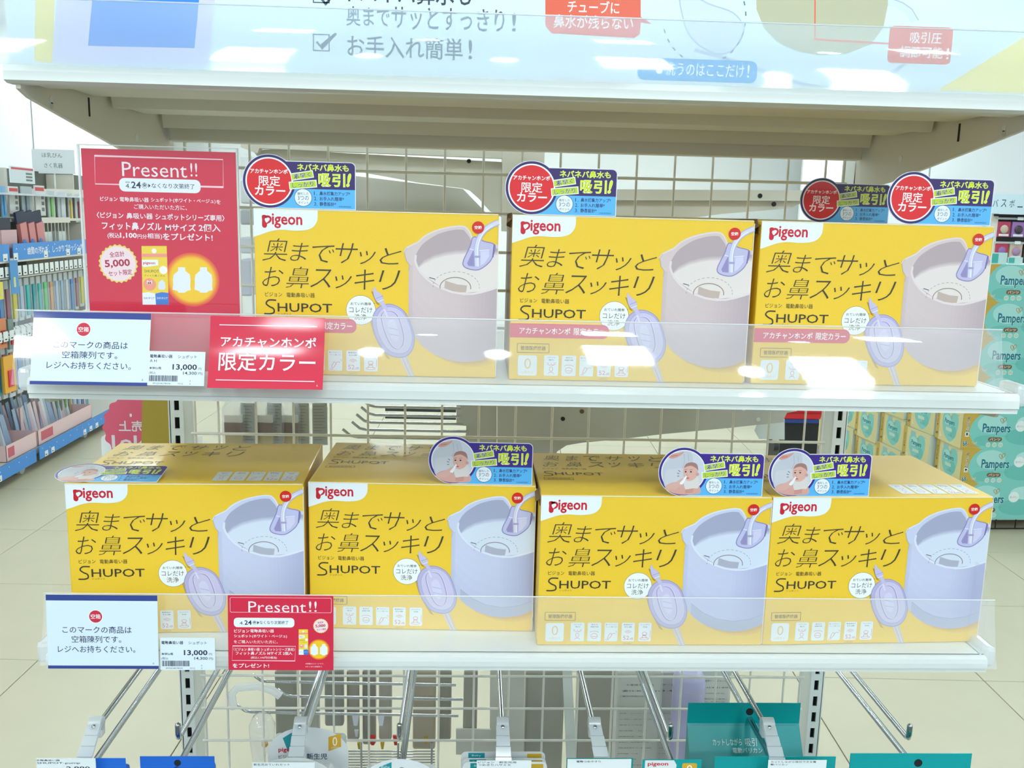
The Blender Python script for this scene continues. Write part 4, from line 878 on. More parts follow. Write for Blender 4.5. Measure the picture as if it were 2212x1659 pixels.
# round-topped white package with yellow 0 mark
p = P(); p.poly([(-28, -13), (-18, -6.4), (-16, -28), (-22.5, -29)], (24, 150, 160), 1)
p.text('pigeon', -33, -31, -12, -24.6, (196, 18, 42), 2, off=.02); p.text('ピジョン', -33, -38, -14, -33.5, (50, 60, 70), 2)
p.text('新生児', -2, -39, 21, -31.6, (20, 70, 96), 2, off=.012)
p.poly([(22.5, -11.6), (36.5, -7.4), (36.5, -23.5), (22.5, -29)], (220, 170, 40), 2); p.text('0', 27, -22.6, 32.4, -11.4, (244, 240, 230), 3, off=.006); p.text('ヵ月から', 25.4, -26.0, 34.4, -23.0, (244, 240, 230), 3, res=1)
x0, x1, z = span(578, 752, 1571, -.272); t = header('white round-topped package marked with a yellow 0', x0, x1, -.272, z, white_m, hx=-.2405, pr=p, top='arch')
t.children[1].location = (0, 0, -.0035)
x0, x1, z = span(543, 722, 1646, -.338); header('white round-topped package behind the third white tag', x0, x1, -.330, z, white_m, top='arch')
x0, x1, z = span(545, 680, 1647, -.345); wtag('white tag in front of the round-topped packages', x0, x1, -.345, z, [('新生児おていれセット', .02, .60, 1.0, 2.6)])
p = P(); p.poly([(-22, -9), (-9, -3.2), (-9, -24), (-22, -24)], (24, 150, 160), 1); p.text('Baby', -20, -12.4, -11, -7, (220, 240, 240), 2)
x0, x1, z = span(778, 950, 1640, -.320); header('white round-topped package with teal patch, under the bent-up hook', x0, x1, -.320, z, white_m, pr=p, top='arch')
# stack of rounded cards on the fifth hook
for i, (xl, xr, y, Y) in enumerate([(996, 1178, 1624, -.296), (998, 1180, 1638, -.308), (1000, 1182, 1646, -.320)]):
    p = P(); x0, x1, z = span(xl, xr, y, Y); w_ = (x1-x0)*500
    p.rect(-w_+8, -26, -w_+26, -1.2, (24, 152, 160), 1); p.text('Baby', -w_+12, -6, -w_+22, -3, (200, 236, 236), 2, res=1); p.rect(w_-20, -26, w_-4, -2.2, (214, 172, 50), 1, r=1)
    header(['rearmost rounded white card of the stack on the middle hook', 'middle rounded white card of the stack on the middle hook', 'foremost rounded white card of the stack on the middle hook'][i], x0, x1, Y, z, white_m, rt=.006, pr=p, depth=.008, group='rounded white cards stacked on the middle hook')
x0, x1, z = span(1030, 1148, 1643, -.345); wtag('white tag in front of the stacked rounded cards', x0, x1, -.345, z, [('ピジョン　新生児用', .02, .72, .8, 2.2), ('つめきりハサミＲ', .02, .62, 3.8, 2.2)])
x0, x1, z = span(1226, 1364, 1640, -.345); wtag('white tag with red mark, left of the box with red lettering', x0, x1, -.345, z, [('電動つめやすり', .14, .52, 1.4, 2.4)])
x0, x1, z = span(1224, 1368, 1638, -.336); header('white package with teal edge behind the sixth hook tag', x0, x1, -.336, z, teal_m)
p = P(); p.poly([(-29, -.6), (2, -.6), (5, -6), (3, -30), (-29, -30)], (228, 234, 236), 1); p.text('pigeon', -26, -8, -4, -2.6, (196, 18, 42), 2, off=.02); p.rect(11, -30, 27, -4, (216, 172, 48), 1, r=2); p.text('0', 16, -14, 22, -6, (244, 240, 230), 2, off=.006)
x0, x1, z = span(1388, 1516, 1641, -.336); header('teal and white package with red latin lettering and yellow patch', x0, x1, -.336, z, teal_m, pr=p)
# teal boxes at the right
def teal_box(label, xl, xr, y, Y, drop, hx, lettering):
    x0, x1, z = span(xl, xr, y, Y); w_ = (x1-x0); t = thing('hanging_box', label, 'package', ((x0+x1)/2, Y, z))
    g = G(); g.box(-w_/2, w_/2, 0, .0012, -drop, 0); g.build('hang_flap', teal_m, t)
    g = G(); g.prism([(-w_/2, .0012, -drop), (-w_/2, -.062, -.115), (-w_/2, -.062, -.24), (-w_/2, .0012, -.24)], (w_, 0, 0)); g.build('carton', teal_m, t)
    if hx is not None: G().tube([(hx-(x0+x1)/2, -.0006, -.011), (hx-(x0+x1)/2, .0016, -.011)], .0045, 14).build('hang_hole', 'dark', t)
    if lettering:
        p = P(); p.text('カットしながら', -39, 84, -4, 92, (226, 238, 238), 2, off=.004); p.text('吸引', 0, 83.4, 14, 92.4, (226, 238, 238), 2, off=.004); p.text('できる', 17, 84, 37, 91.6, (226, 238, 238), 2, off=.004); p.text('電動バリカン', -16, 75.6, 20, 81.8, (226, 238, 238), 2, off=.004)
        p.line([(-w_*470, 107), (w_*470, 107)], .5, (0, 120, 126), 1)
        a = math.atan2(.063, .115-drop); o = p.build('card_print', 'print_card', t, (0, -.0626, -.1155), (-a, 0, 0))
    return t
teal_box('teal box with white lettering on its sloping front, hanging on the eighth hook', 1487, 1730, 1519, -.215, .026, .2825, True)
x0, x1, z = span(1545, 1806, 1634, -.322); teal_box('teal box in front, behind the white tag at lower right', 1545, 1806, 1635, -.322, .03, None, False)
x0, x1, z = span(1660, 1786, 1642, -.345); wtag('white tag in front of the teal boxes at right', x0, x1, -.345, z, [('カットしながら吸引できる電', .04, .82, .8, 2.2), ('動バリカン', .04, .34, 3.9, 2.2)])
teal_box('teal box at the bottom right corner under the bent-up hook', 1838, 2100, 1628, -.322, .03, .4376, False)
# ------------------------------------------------------------------ run of shelving behind the wire panel
bk = thing('rear_gondola', 'grey steel shelving run behind the wire panel, brackets spreading both ways', 'display rack', (0, 0, FLOOR))
def rp(name, pts, Y, th, m='grey_steel', par=None):
    g = G(); g.prism([tuple(v-Vector((0, 0, FLOOR))) for v in [onY(x, y, Y) for x, y in pts]], (0, th, 0)); return g.build(name, m, par or bk)
rp('post_cover', [(986, 862), (1073, 862), (1073, 1200), (1007, 1200), (1007, 920), (986, 919)], .17, .004)
rp('post_cover', [(1074, 862), (1162, 862), (1162, 1200), (1074, 1200)], .165, .004)
rp('post', [(1060, 1380), (1134, 1380), (1130, 1700), (1058, 1700)], .18, .04)
rp('post', [(1086, 240), (1180, 240), (1170, 500), (1084, 500)], .17, .04, 'steel_warm')
# left bracket at the top, curved lower edge, and the shelf it carries
lb = rp('bracket', [(545, 325), (600, 322), (1085, 350), (1085, 470), (1058, 456), (1035, 430), (1015, 412), (1000, 407), (900, 394), (775, 371), (640, 348), (560, 342)], .20, .003, 'steel_warm')
rp('shelf_edge', [(520, 300), (1085, 322), (1085, 342), (560, 320), (556, 332), (520, 318)], .18, .02, 'steel_warm')
for x, y in ((553, 323), (971, 329), (1013, 348)):
    c = onY(x, y, .199)-Vector((0, 0, FLOOR)); G().tube([c, c+Vector((0, .002, 0))], .0032, 12).build('screw', 'rubber', lb)
rp('side_panel', [(700, 372), (1000, 408), (1060, 470), (700, 470)], .30, .01)
rb = rp('bracket', [(1180, 412), (1742, 414), (1742, 438), (1722, 442), (1708, 450), (1560, 462), (1500, 470), (1180, 470)], .20, .003, 'steel_warm')
rp('shelf_edge', [(1180, 408), (1746, 411), (1746, 434), (1180, 432)], .19, .008, 'steel_warm')
for x, y in ((1642, 423), (1672, 441)):
    c = onY(x, y, .189)-Vector((0, 0, FLOOR)); G().tube([c, c+Vector((0, .002, 0))], .0036, 12).build('screw_hole', 'rubber', rb)
mb = rp('bracket', [(1160, 862), (1720, 880), (1722, 888), (1700, 892), (1693, 906), (1694, 912), (1560, 926), (1430, 938), (1330, 950), (1260, 956), (1224, 962), (1204, 975), (1190, 1000), (1160, 1000)], .185, .003)
rp('shelf_edge', [(1160, 862), (1230, 872), (1690, 884), (1690, 897), (1430, 897), (1230, 900), (1160, 905)], .20, .004)
for x, y, mm_ in ((1257, 889, 'brownboard'), (1216, 905, 'rubber'), (1607, 883, 'steel'), (1638, 906, 'steel')):
    c = onY(x, y, .184)-Vector((0, 0, FLOOR)); G().tube([c, c+Vector((0, .002, 0))], .0034, 12).build('screw_hole', mm_, mb)
rp('leg_plate', [(1640, 905), (1695, 905), (1695, 950), (1640, 948), (1630, 930)], .23, .003, 'steel')
rp('strap', [(1212, 1380), (1232, 1380), (1248, 1700), (1226, 1700)], .16, .003, 'steel')
rp('panel', [(985, 1575), (1060, 1576), (1058, 1632), (985, 1630)], .15, .003, 'grey_steel')
# olive board and pink scalloped badge seen from behind
tag(G().prism([onY(x, y, .16) for x, y in ((308, 800), (370, 800), (374, 1040), (304, 1040))], (0, .012, 0)).box(-.54, -.453, .045, .165, .245, .262).box(-.545, -.53, .165, .2505, .245, .262).build('product_board', mat('olive_board', (176, 152, 56), .6, noise=.05)), 'olive yellow board standing left of the left slotted post', 'board')
bd = thing('scalloped_badge', 'pink scalloped badge with reversed lettering, seen from behind at left', 'promo card', onY(303, 925, .2485)); o = bd.location
R_ = .058; st = [(R_*(1+.035*math.cos(18*a))*math.cos(a), R_*(1+.035*math.cos(18*a))*math.sin(a)) for a in [2*math.pi*k/108 for k in range(108)]]
G().prism([(a, .0004, b) for a, b in st], (0, .0008, 0)).build('card', mat('pink_card', (226, 96, 122), .5), bd)
p = P(); q = P()
for t_, x0, x1, y0, y1 in (('売上', -34, 6, -6, 12), ('No1', -46, 14, -34, -12), ('・', -16, -12, 18, 24), ('売', 12, 30, 16, 34)): p.text(t_, -x1, y0, -x0, y1, (232, 226, 232), 1, off=.02)
p.v = [(-a, b, c) for a, b, c in p.v]; p.build('card_print', 'print_paper', bd)
hp = G().prism([(onY(218, 948, .25)+Vector((a, 0, b))) for a, b in [(0, -.05), (.16, -.05), (.16, .006), (.006, .006), (.002, .004), (0, 0)]], (0, .002, 0)).build('end_plate', 'frosted'); tag(hp, 'frosted rounded plate under the pink scalloped badge', 'shelf guard')
# chrome hooks and bagged brushes on the rear run, left half
def rear_hook(px0, px1, y, Y, label):
    a, b = onY(px0, y, Y), onY(px1, y+(px1-px0)*.018, Y); d = Vector((0, 0, .012))
    g = G(); g.tube([a+d, a+Vector((.012, 0, .002)), a+Vector((.022, 0, 0)), b], .0022, 8); return tag(g.build('rear_hook', 'chrome'), label, 'hook', 'chrome hooks of the rear shelving run')
for (a, b, y, Y, l) in ((545, 985, 1472, .10, 'topmost chrome hook behind the wire panel, left half'), (600, 1000, 1504, .12, 'chrome hook ending in a clear holder behind the wire panel'), (512, 990, 1538, .11, 'lowest chrome hook behind the wire panel, left half'), (780, 995, 878, .14, 'upper chrome bar behind the wire panel between the shelves'), (780, 995, 896, .15, 'second chrome bar behind the wire panel between the shelves'), (770, 1000, 912, .13, 'third chrome bar behind the wire panel between the shelves'), (760, 1010, 928, .14, 'fourth chrome bar behind the wire panel between the shelves'), (740, 1010, 944, .12, 'fifth chrome bar behind the wire panel between the shelves')): rear_hook(a, b, y, Y, l)
db = G()
for y in (872, 888, 904): 
    a, b = onY(832, y, .22), onY(985, y+3, .22); db.prism([a, b, b+Vector((0, 0, .006)), a+Vector((0, 0, .006))], (0, .01, 0))
tag(db.build('slatted_tray', mat('dark_grey_steel', (84, 90, 92), .45)), 'dark slatted tray behind the wire panel between the shelves', 'tray', kind='stuff')
bagc = [mat('brush_brown', (104, 62, 34), .7), mat('bag_text_card', (150, 152, 148), .6)]
def bagged(px, y0, y1, w_, Y, kind, label, group):
    a = onY(px, y0, Y); b = onY(px, y1, Y); hh = a.z-b.z
    t = thing('bagged_brush', label, 'package', (a.x, Y, a.z), random.uniform(-.2, .2), group)
    g = G(); g.prism([(-w_/2, 0, -hh), (w_/2, 0, -hh), (w_/2, 0, -hh*.3), (w_*.12, 0, 0), (-w_*.12, 0, 0), (-w_/2, 0, -hh*.3)], (0, .012, 0)); g.build('bag', 'bag', t)
    if kind == 'brush':
        G().box(-w_*.42, w_*.42, .002, .010, -hh*.80, -hh*.56).build('handle', bagc[0], t); G().box(-w_*.4, w_*.4, .003, .009, -hh*.98, -hh*.80).build('bristles', mat('bristle', (190, 168, 110), .8), t)
        G().box(-w_*.42, w_*.42, .003, .009, -hh*.56, -hh*.42).build('collar', 'boardedge', t)
    else:
        p = P(); p.rect(-w_*460, -hh*1000, w_*460, -hh*180, (164, 168, 160), .2)
        for k in range(12): p.rect(-w_*380, -hh*1000*(.25+.06*k), w_*random.uniform(100, 380), -hh*1000*(.235+.06*k), (100, 106, 104), 1)
        p.build('card_print', 'print_paper', t, (0, .004, 0))
    return t
GBR = 'bagged brushes hanging behind the wire panel'
for i, (px, k) in enumerate(((500, 'brush'), (532, 'card'), (566, 'brush'), (590, 'card'), (622, 'brush'), (650, 'card'), (690, 'card'))):
    bagged(px, 852, 962, .030 if k == 'brush' else .024, .10+.01*i, k, ['leftmost bagged brush with brown handle behind the wire panel', 'first printed pouch right of the leftmost bagged brush', 'second bagged brush with brown handle behind the wire panel', 'second printed pouch, between two bagged brushes', 'third bagged brush with brown handle behind the wire panel', 'third printed pouch behind the wire panel', 'rightmost printed pouch behind the wire panel, upper gap'][i], GBR)
def pouch(px0, px1, y0, y1, Y, rgb, label, group, lines=None, name='pouch_pack', rough=.35):
    a = onY(px0, y0, Y); b = onY(px1, y1, Y); t = thing(name, label, 'package', (a.x, Y, b.z), 0, group); w_ = b.x-a.x; hh = a.z-b.z
    G().box(0, w_, 0, min(.03, w_*.5), 0, hh, b=min(.004, w_*.2)).build('body', mat('pack_ink', rgb, rough), t)
    if lines:
        p = P()
        for (tx, xa, xb, ya, h_, c) in lines: p.text(tx, w_*1000*xa, hh*1000*(1-ya)-h_, w_*1000*xb, hh*1000*(1-ya), c, 1, res=1)
        p.build('pack_print', 'print_paper', t, (0, -.0002, 0))
    return t
def smallprint(n, x0=.08, x1=.9, y0=.3, st=.05):
    r = random.Random(n); tx = ['仕様・規格', '品名　手動鼻吸い器', '材質　シリコーンゴム', 'お問い合わせ先', '使用上の注意', '製造国　日本', '消毒方法　煮沸', '発売元　東京都中央区', '原材料の種類', '耐熱温度　120度']
    return [(tx[(n+i) % 10], x0, x0+(x1-x0)*r.uniform(.5, 1), y0+st*i, 1.3, (80, 86, 84)) for i in range(12)]
WT = (188, 188, 178)
pouch(1335, 1420, 1452, 1700, .10, (206, 206, 200), 'white printed carton behind the wire panel, with phone number', None, [('お客様サービス', .2, .8, .10, 3, (60, 66, 66)), ('☎03-4511-8051', .1, .92, .15, 3.6, (60, 66, 66)), ('受付時間9時〜17時', .12, .85, .2, 2, (60, 66, 66))]+smallprint(1))
pouch(1428, 1458, 1452, 1700, .14, (206, 206, 200), 'narrow white printed carton between phone number carton and purple bottle', None, [('サービス', .1, .9, .10, 2.4, (60, 66, 66)), ('3-451', .1, .9, .15, 3, (60, 66, 66))]+smallprint(3))
pouch(1512, 1575, 1446, 1560, .10, (220, 220, 214), 'white printed carton behind the teal box', None, [('お客様サービスセンター', .1, .9, .2, 2.4, (60, 66, 66)), ('☎03-4511-8051', .06, .94, .32, 3.4, (60, 66, 66)), ('受付時間(平日)', .1, .8, .44, 2, (60, 66, 66))]+smallprint(6, y0=.55))
# purple bottle
pb = thing('plastic_bottle', 'pale purple bottle with rounded top behind the wire panel', 'bottle', onY(1478, 1640, .09)); pm_ = mat('lavender_plastic', (190, 186, 224), .3)
zt = onY(1478, 1452, .09).z-pb.location.z
g = G(); g.tube([(0, 0, -.06), (0, 0, zt*.86), (0, 0, zt*.95), (0, 0, zt), (0, 0, zt*1.01)], [.025, .025, .0245, .020, .012], 20); g.build('body', pm_, pb)
g = G(); g.tube([(0, 0, zt*.84), (0, 0, zt*.85)], .0254, 20); g.build('seam_band', 'frosted', pb)
# left half of the bottom gap: dark backs of packages and coloured card ends
GP = 'packages on the rear hooks, seen between the wires'
for i, (x0, x1, y0, y1, c) in enumerate([(592, 640, 1450, 1600, (112, 112, 100)), (612, 628, 1452, 1534, (210, 200, 166)), (648, 690, 1450, 1600, (136, 136, 128)), (700, 742, 1450, 1570, (104, 104, 96)), (748, 776, 1450, 1600, (128, 120, 108)), (782, 812, 1450, 1610, (110, 106, 98)), (818, 846, 1450, 1600, (134, 128, 118)), (892, 940, 1450, 1620, (138, 128, 110)), (946, 974, 1450, 1600, (120, 116, 104)), (1002, 1030, 1450, 1580, (126, 122, 112)), (1136, 1212, 1450, 1700, (132, 130, 120)), (1250, 1330, 1450, 1700, (128, 126, 116))]):
    pouch(x0, x1, y0, y1, .21+.012*(i % 3), tuple(v+34 for v in c), ['dark grey pack behind the wires, leftmost', 'narrow cream pack end behind the wires', 'grey pack behind the wires, above the yellow 0 mark', 'dark grey pack behind the wires, right of the yellow 0 mark', 'brownish pack behind the wires, fifth from left', 'brownish pack behind the wires, sixth from left', 'light brown pack behind the wires, left of the fourth hook', 'tan pack behind the wires, right of the fourth hook', 'brown pack end behind the wires near the chrome bend', 'grey board end behind the wires left of the rear post', 'wide grey board behind the wires right of the rear post', 'wide grey board behind the wires right of the strap'][i], GP)
for i, (x, y, w_, c) in enumerate([(768, 1556, 7, (206, 210, 220)), (823, 1556, 7, (206, 210, 220)), (805, 1600, 6, (196, 52, 34)), (855, 1600, 6, (196, 52, 34)), (770, 1585, 4, (200, 204, 214)), (920, 1600, 4, (190, 164, 50)), (826, 1612, 4, (190, 164, 50)), (776, 1612, 4, (190, 164, 50))]):
    a = onY(x, y, .19); s_ = w_*.0007
    tag(G().prism([a+Vector((-s_*1.2, 0, s_*2)), a+Vector((s_*1.2, 0, s_*2)), a+Vector((s_*.6, 0, -s_*2)), a+Vector((-s_*.6, 0, -s_*2))], (0, .004, 0)).build('card_end', mat('card_end_ink', c, .5)), ['upper left pale card end behind the wires', 'upper right pale card end behind the wires', 'left red card end behind the wires', 'right red card end behind the wires', 'small pale card end under the upper left one', 'rightmost yellow card end behind the wires', 'middle yellow card end behind the wires', 'left yellow card end behind the wires'][i], 'card', 'card ends on the rear rack')
# clear bottle and holder behind panel at left
tb_ = thing('clear_dropper', 'clear plastic dropper in a bag left of the white package', 'bottle', onY(567, 1600, .03)); zz = onY(567, 1545, .03).z-tb_.location.z
g = G(); g.tube([(0, 0, -.04), (0, 0, 0), (0, 0, zz*.6), (0, 0, zz*.95), (0, 0, zz)], [.014, .018, .019, .013, .006], 16); g.build('body', 'bag', tb_); G().sphere((.006, -.012, .002), .005, 10, 6).build('yellow_valve', mat('amber_valve', (226, 176, 50), .3), tb_)
cl = G().tube([onY(x, y, .06) for x, y in ((505, 1530), (500, 1500), (512, 1486), (560, 1482), (590, 1492), (605, 1504))], .006, 8).build('clear_hook_cover', 'frosted'); tag(cl, 'clear plastic cover on the rear hook behind the wires', 'hook cover')
# slanting wire basket ribs at the bottom
wb_ = thing('wire_basket', 'chrome wire basket low behind the wire panel', 'basket', onY(860, 1640, .17))
rib = G().tube([(-.13, 0, 0), (.06, 0, 0)], .0014, 6).mesh('rib', M['chrome'])
for k in range(7):
    o_ = bpy.data.objects.new('rib', rib); COL.objects.link(o_); o_.parent = wb_; o_.location = (0, .004*k, .014-.0075*k)
for x_ in (-.12, -.06, 0, .055): G().tube([(x_, 0, -.06), (x_, 0, .03)], .0018, 6).build('rod', 'chrome', wb_)
# ------------------------------------------------------------------ left aisle rack, running away along x = -2.4
LX = -2.4
lr = thing('aisle_rack', 'long steel rack with blue price strips along the left aisle', 'display rack', (LX-.2, 4.4, FLOOR))
def lpart(name, x0, x1, y0, y1, z0, z1, m, par=None):
    return G().box(x0-LX+.2, x1-LX+.2, y0-4.4, y1-4.4, z0-FLOOR, z1-FLOOR).build(name, m, par or lr)
lpart('back_panel', -2.84, -2.80, 2.4, 5.9, FLOOR, .86, mat('dim_back_panel', (96, 100, 92), .7))
lpart('base_deck', -2.80, LX, 2.4, 5.9, -.67, -.635, 'grey_steel')
lpart('middle_shelf', -2.80, LX+.02, 2.4, 4.62, .365, .385, 'steel_warm'); lpart('end_panel', -2.82, -2.44, 4.66, 4.69, -.3, .75, 'steel_warm')
for y in (2.6, 3.5, 4.4, 5.3): lpart('rack_post', -2.80, -2.77, y, y+.03, FLOOR, .86, 'grey_steel')
for y in (3.68, 4.5, 5.3):
    o = thing('rack_caster', 'small caster under the left aisle rack', 'caster', (LX-.05, y, FLOOR), 0, 'casters under the left aisle rack'); G().tube([(-.012, 0, .036), (.012, 0, .036)], .034, 14).build('wheel', 'frosted', o); G().box(-.018, .018, -.012, .012, .05, .09).build('fork', 'grey_steel', o)
bstrip = mat('blue_strip', (66, 140, 216), .45); dot = mat('white_print', (224, 232, 240), .6)
def strip(y0, y1, z0, z1, label, tags, words=None):
    t = thing('price_strip', label, 'price strip', (LX+.022, y0, z0)); G().box(-.004, 0, 0, y1-y0, 0, z1-z0).build('strip', bstrip, t)
    p = P(); w_ = (y1-y0)*1000; h_ = (z1-z0)*1000; r = random.Random(int(y0*100))
    for i in range(int(w_/90)): p.circ(30+90*i+r.uniform(-10, 10), h_*r.uniform(.5, .85), h_*.05, (220, 232, 244), 1, n=8)
    if words: p.text(words, w_*.16, h_*.28, w_*.90, h_*.74, (236, 242, 250), 1, off=.014)
    for a in tags: p.rect(a*w_, 1, a*w_+h_*.55, h_*.44, (230, 236, 238), 1.5); p.rect(a*w_+h_*.12, h_*.1, a*w_+h_*.36, h_*.18, (70, 74, 84), 2)
    p.build('strip_print', 'print_paper', t, (.0006, 0, 0), (0, 0, math.pi/2)); return t
strip(3.62, 4.56, .374, .458, 'blue strip with white lettering across the middle of the left rack', (.0, .36, .66, .82), '歯間の汚れを、しっかりブラッシング')
strip(2.9, 3.58, .374, .458, 'blue strip at the left picture edge, middle of the left rack', (.4, .9))
for i, (a, b, l) in enumerate([(2.5, 3.72, 'blue strip along the bottom shelf, nearest piece at the picture edge'), (3.76, 4.90, 'blue strip along the bottom shelf, middle piece under the pink trays'), (4.94, 5.85, 'blue strip along the bottom shelf, farthest piece by the pink badge')]): strip(a, b, -.70, -.628, l, (.05, .12, .5, .58, .66))
# open pink trays with sachets
tray_m = mat('pink_tray_card', (226, 196, 196), .6); sach = [mat('sachet_'+n, c, .35) for n, c in (('white', (206, 216, 226)), ('blue', (150, 172, 200)), ('grey', (176, 184, 190)), ('pink', (216, 190, 194)))]
for (a, b, l, gr) in ((3.45, 3.78, 'pink open tray of sachets at the picture edge, bottom shelf', 'sachets standing in the near pink tray'), (3.80, 4.52, 'pink open tray of sachets in the middle of the bottom shelf', 'sachets standing in the far pink tray')):
    t = thing('sachet_tray', l, 'tray', (LX-.15, (a+b)/2, -.634)); hw = (b-a)/2
    for nm, bx in (('front_wall', (.148, .15, -hw, hw, 0, .085)), ('back_wall', (-.15, -.148, -hw, hw, 0, .085)), ('side_wall', (-.15, .15, -hw, -hw+.002, 0, .085)), ('side_wall', (-.15, .15, hw-.002, hw, 0, .085)), ('bottom', (-.15, .15, -hw, hw, 0, .002))): G().box(*bx).build(nm, tray_m, t)
    G().box(.1502, .1508, -hw*.9, -hw*.5, .02, .07).build('tray_mark', mat('rose_mark', (200, 96, 110), .5), t)
    n = 9 if hw < .2 else 20
    for k in range(n*2):
        r = random.Random(k+int(a*10)); y = a+.03+(b-a-.06)*(k % n)/n; x = LX-.24+.13*(k//n)
        g = G(); g.box(-.002, .002, -.015, .015, 0, .17+.03*r.random()); g.rot(Matrix.Rotation(r.uniform(.12, .2) if k % 7 else -.12, 4, 'X') @ Matrix.Rotation(r.uniform(-.14, -.06), 4, 'Y'))
        o = g.build('sachet', sach[r.randrange(4)]); o.location = (x, y, -.617); tag(o, 'small flat sachet standing in the %s pink tray of the bottom shelf' % ('near' if hw < .2 else 'far'), 'sachet', gr)
# hanging rows. rows: (z of top, z of bottom)
PAL = [(60, 176, 178), (40, 150, 160), (90, 190, 120), (196, 150, 110), (170, 186, 210), (140, 170, 196), (150, 96, 110), (80, 130, 190), (190, 196, 206), (200, 190, 80), (120, 130, 140), (214, 120, 90)]
PM = [mat('pack_colour', c, .35) for c in PAL]
def pk(y, w_, zt, zb, c, label, group, dx=0., band=None, name='hanging_pack', tilt=0.):
    t = thing(name, label, 'package', (LX-.03+dx, y, zt), 0, group); t.rotation_euler = (tilt, 0, 0)
    G().box(-.004, .004, 0, w_, -(zt-zb), -.012, b=0).build('card', mat('pack_card', (188, 198, 204), .4) if band is None else band, t)
    G().box(.004, .012, w_*.18, w_*.82, -(zt-zb)*.92, -(zt-zb)*.22).build('content', c, t)
    G().tube([(-.10, w_/2, -.006), (.012, w_/2, -.006)], .002, 6).build('peg', 'chrome', t); return t
ROWS = [(.285, .06, 'upper row of hanging toothbrush packs', 2.95, 4.60, 'upper'), (-.03, -.30, 'middle row of hanging packs', 2.95, 4.0, 'middle'), ]
cardm = mat('pack_card_pale', (196, 204, 208), .4); tagm = mat('tag_white', (226, 232, 234), .5)
for zt, zb, nm, ya, yb_, s_ in ROWS:
    y = ya; k = 0
    while y < yb_:
        r = random.Random(k*3+int(zt*100)); w_ = r.choice([.045, .05, .06]); c = PM[r.randrange(len(PM))] if s_ == 'middle' else PM[(0, 1, 0, 2, 3, 4, 5, 8, 7, 6, 9, 4)[k % 12]]
        pk(y, w_, zt, zb-r.uniform(0, .03), c, 'small pack hanging in the %s row of the left rack' % s_, nm, band=cardm); y += w_+.022; k += 1
    y = ya; k = 0
    while y < yb_+.1:
        o = thing('price_tag', 'small white price tag above the %s row of the left rack' % s_, 'price tag', (LX+.03, y, zt+.012), 0, 'price tags above the %s row of the left rack' % s_); G().box(-.001, .001, 0, .044, 0, .050).build('tag', tagm, o); G().box(.001, .0016, .012, .030, .008, .014).build('code_mark', 'dark', o); y += .062; k += 1
y = 2.95
while y < 4.65:
    o = thing('price_tag', 'small white price tag in the slanting band under the upper row', 'price tag', (LX+.03, y, .0), 0, 'slanting price tags under the upper row'); o.rotation_euler = (0, -.9, 0); G().box(-.001, .001, 0, .04, 0, .055).build('tag', tagm, o); G().box(.001, .0016, .012, .028, .008, .014).build('code_mark', 'dark', o); y += .05
lpart('tag_rail', LX-.02, LX+.028, 2.9, 4.66, -.008, .0, 'grey_steel'); lpart('tag_rail', LX-.02, LX+.028, 2.9, 4.66, .286, .292, 'grey_steel')
# hanging blue display cards
for (px0, px1, py0, py1, c, l) in ((20, 42, 563, 633, (76, 146, 208), 'tall blue hanging card among the toothbrush packs'), (-6, 8, 610, 646, (226, 214, 90), 'small striped card at the left picture edge')):
    a = onX(px0, py0, LX+.04); b = onX(px1, py1, LX+.04); o = thing('hanging_card', l, 'card', (LX+.04, a.y, b.z)); G().box(-.001, .001, 0, b.y-a.y, 0, a.z-b.z).build('card', mat('display_card', c, .45), o)
    G().box(.001, .002, (b.y-a.y)*.35, (b.y-a.y)*.6, (a.z-b.z)*.2, (a.z-b.z)*.5).build('card_mark', mat('mark_yellow', (214, 210, 140), .5), o)
# bright pack near the left edge and pouches above the bottom trays
for (px0, px1, py0, py1, c, c2, l) in ((4, 34, 772, 842, (232, 170, 50), (214, 50, 80), 'bright yellow and red pack hanging low at the left picture edge'), (-8, 14, 690, 750, (214, 130, 80), (150, 60, 60), 'orange pack hanging at the left picture edge'), (14, 30, 690, 752, (120, 140, 136), (206, 60, 60), 'grey pack with red mark hanging near the left picture edge')):
    a = onX(px0, py0, LX); b = onX(px1, py1, LX); o = thing('hanging_pack', l, 'package', (LX, a.y, b.z)); G().box(-.006, .006, 0, b.y-a.y, 0, a.z-b.z).build('card', mat('pack_bright', c, .35), o); G().box(.006, .012, (b.y-a.y)*.3, (b.y-a.y)*.75, (a.z-b.z)*.15, (a.z-b.z)*.6).build('content', mat('pack_bright2', c2, .35), o)
for i in range(8):
    px = 118+9.5*i; a = onX(px, 846, LX-.12); b = onX(px+8, 900-i*1.2, LX-.12); c = [(120, 120, 70), (140, 130, 84), (130, 140, 90), (150, 160, 130), (170, 184, 196), (120, 160, 200), (110, 150, 190), (170, 190, 190)][i]
    o = thing('hanging_pack', 'flat pack hanging above the bottom shelf of the left rack', 'package', (LX-.12, a.y, b.z), 0, 'flat packs hanging above the bottom shelf of the left rack'); G().box(-.004, .004, 0, (b.y-a.y)*.9, 0, a.z-b.z+.12).build('card', mat('flat_pack', c, .35), o); G().box(.004, .006, .01, (b.y-a.y)*.5, .05, .2).build('content', PM[i], o)
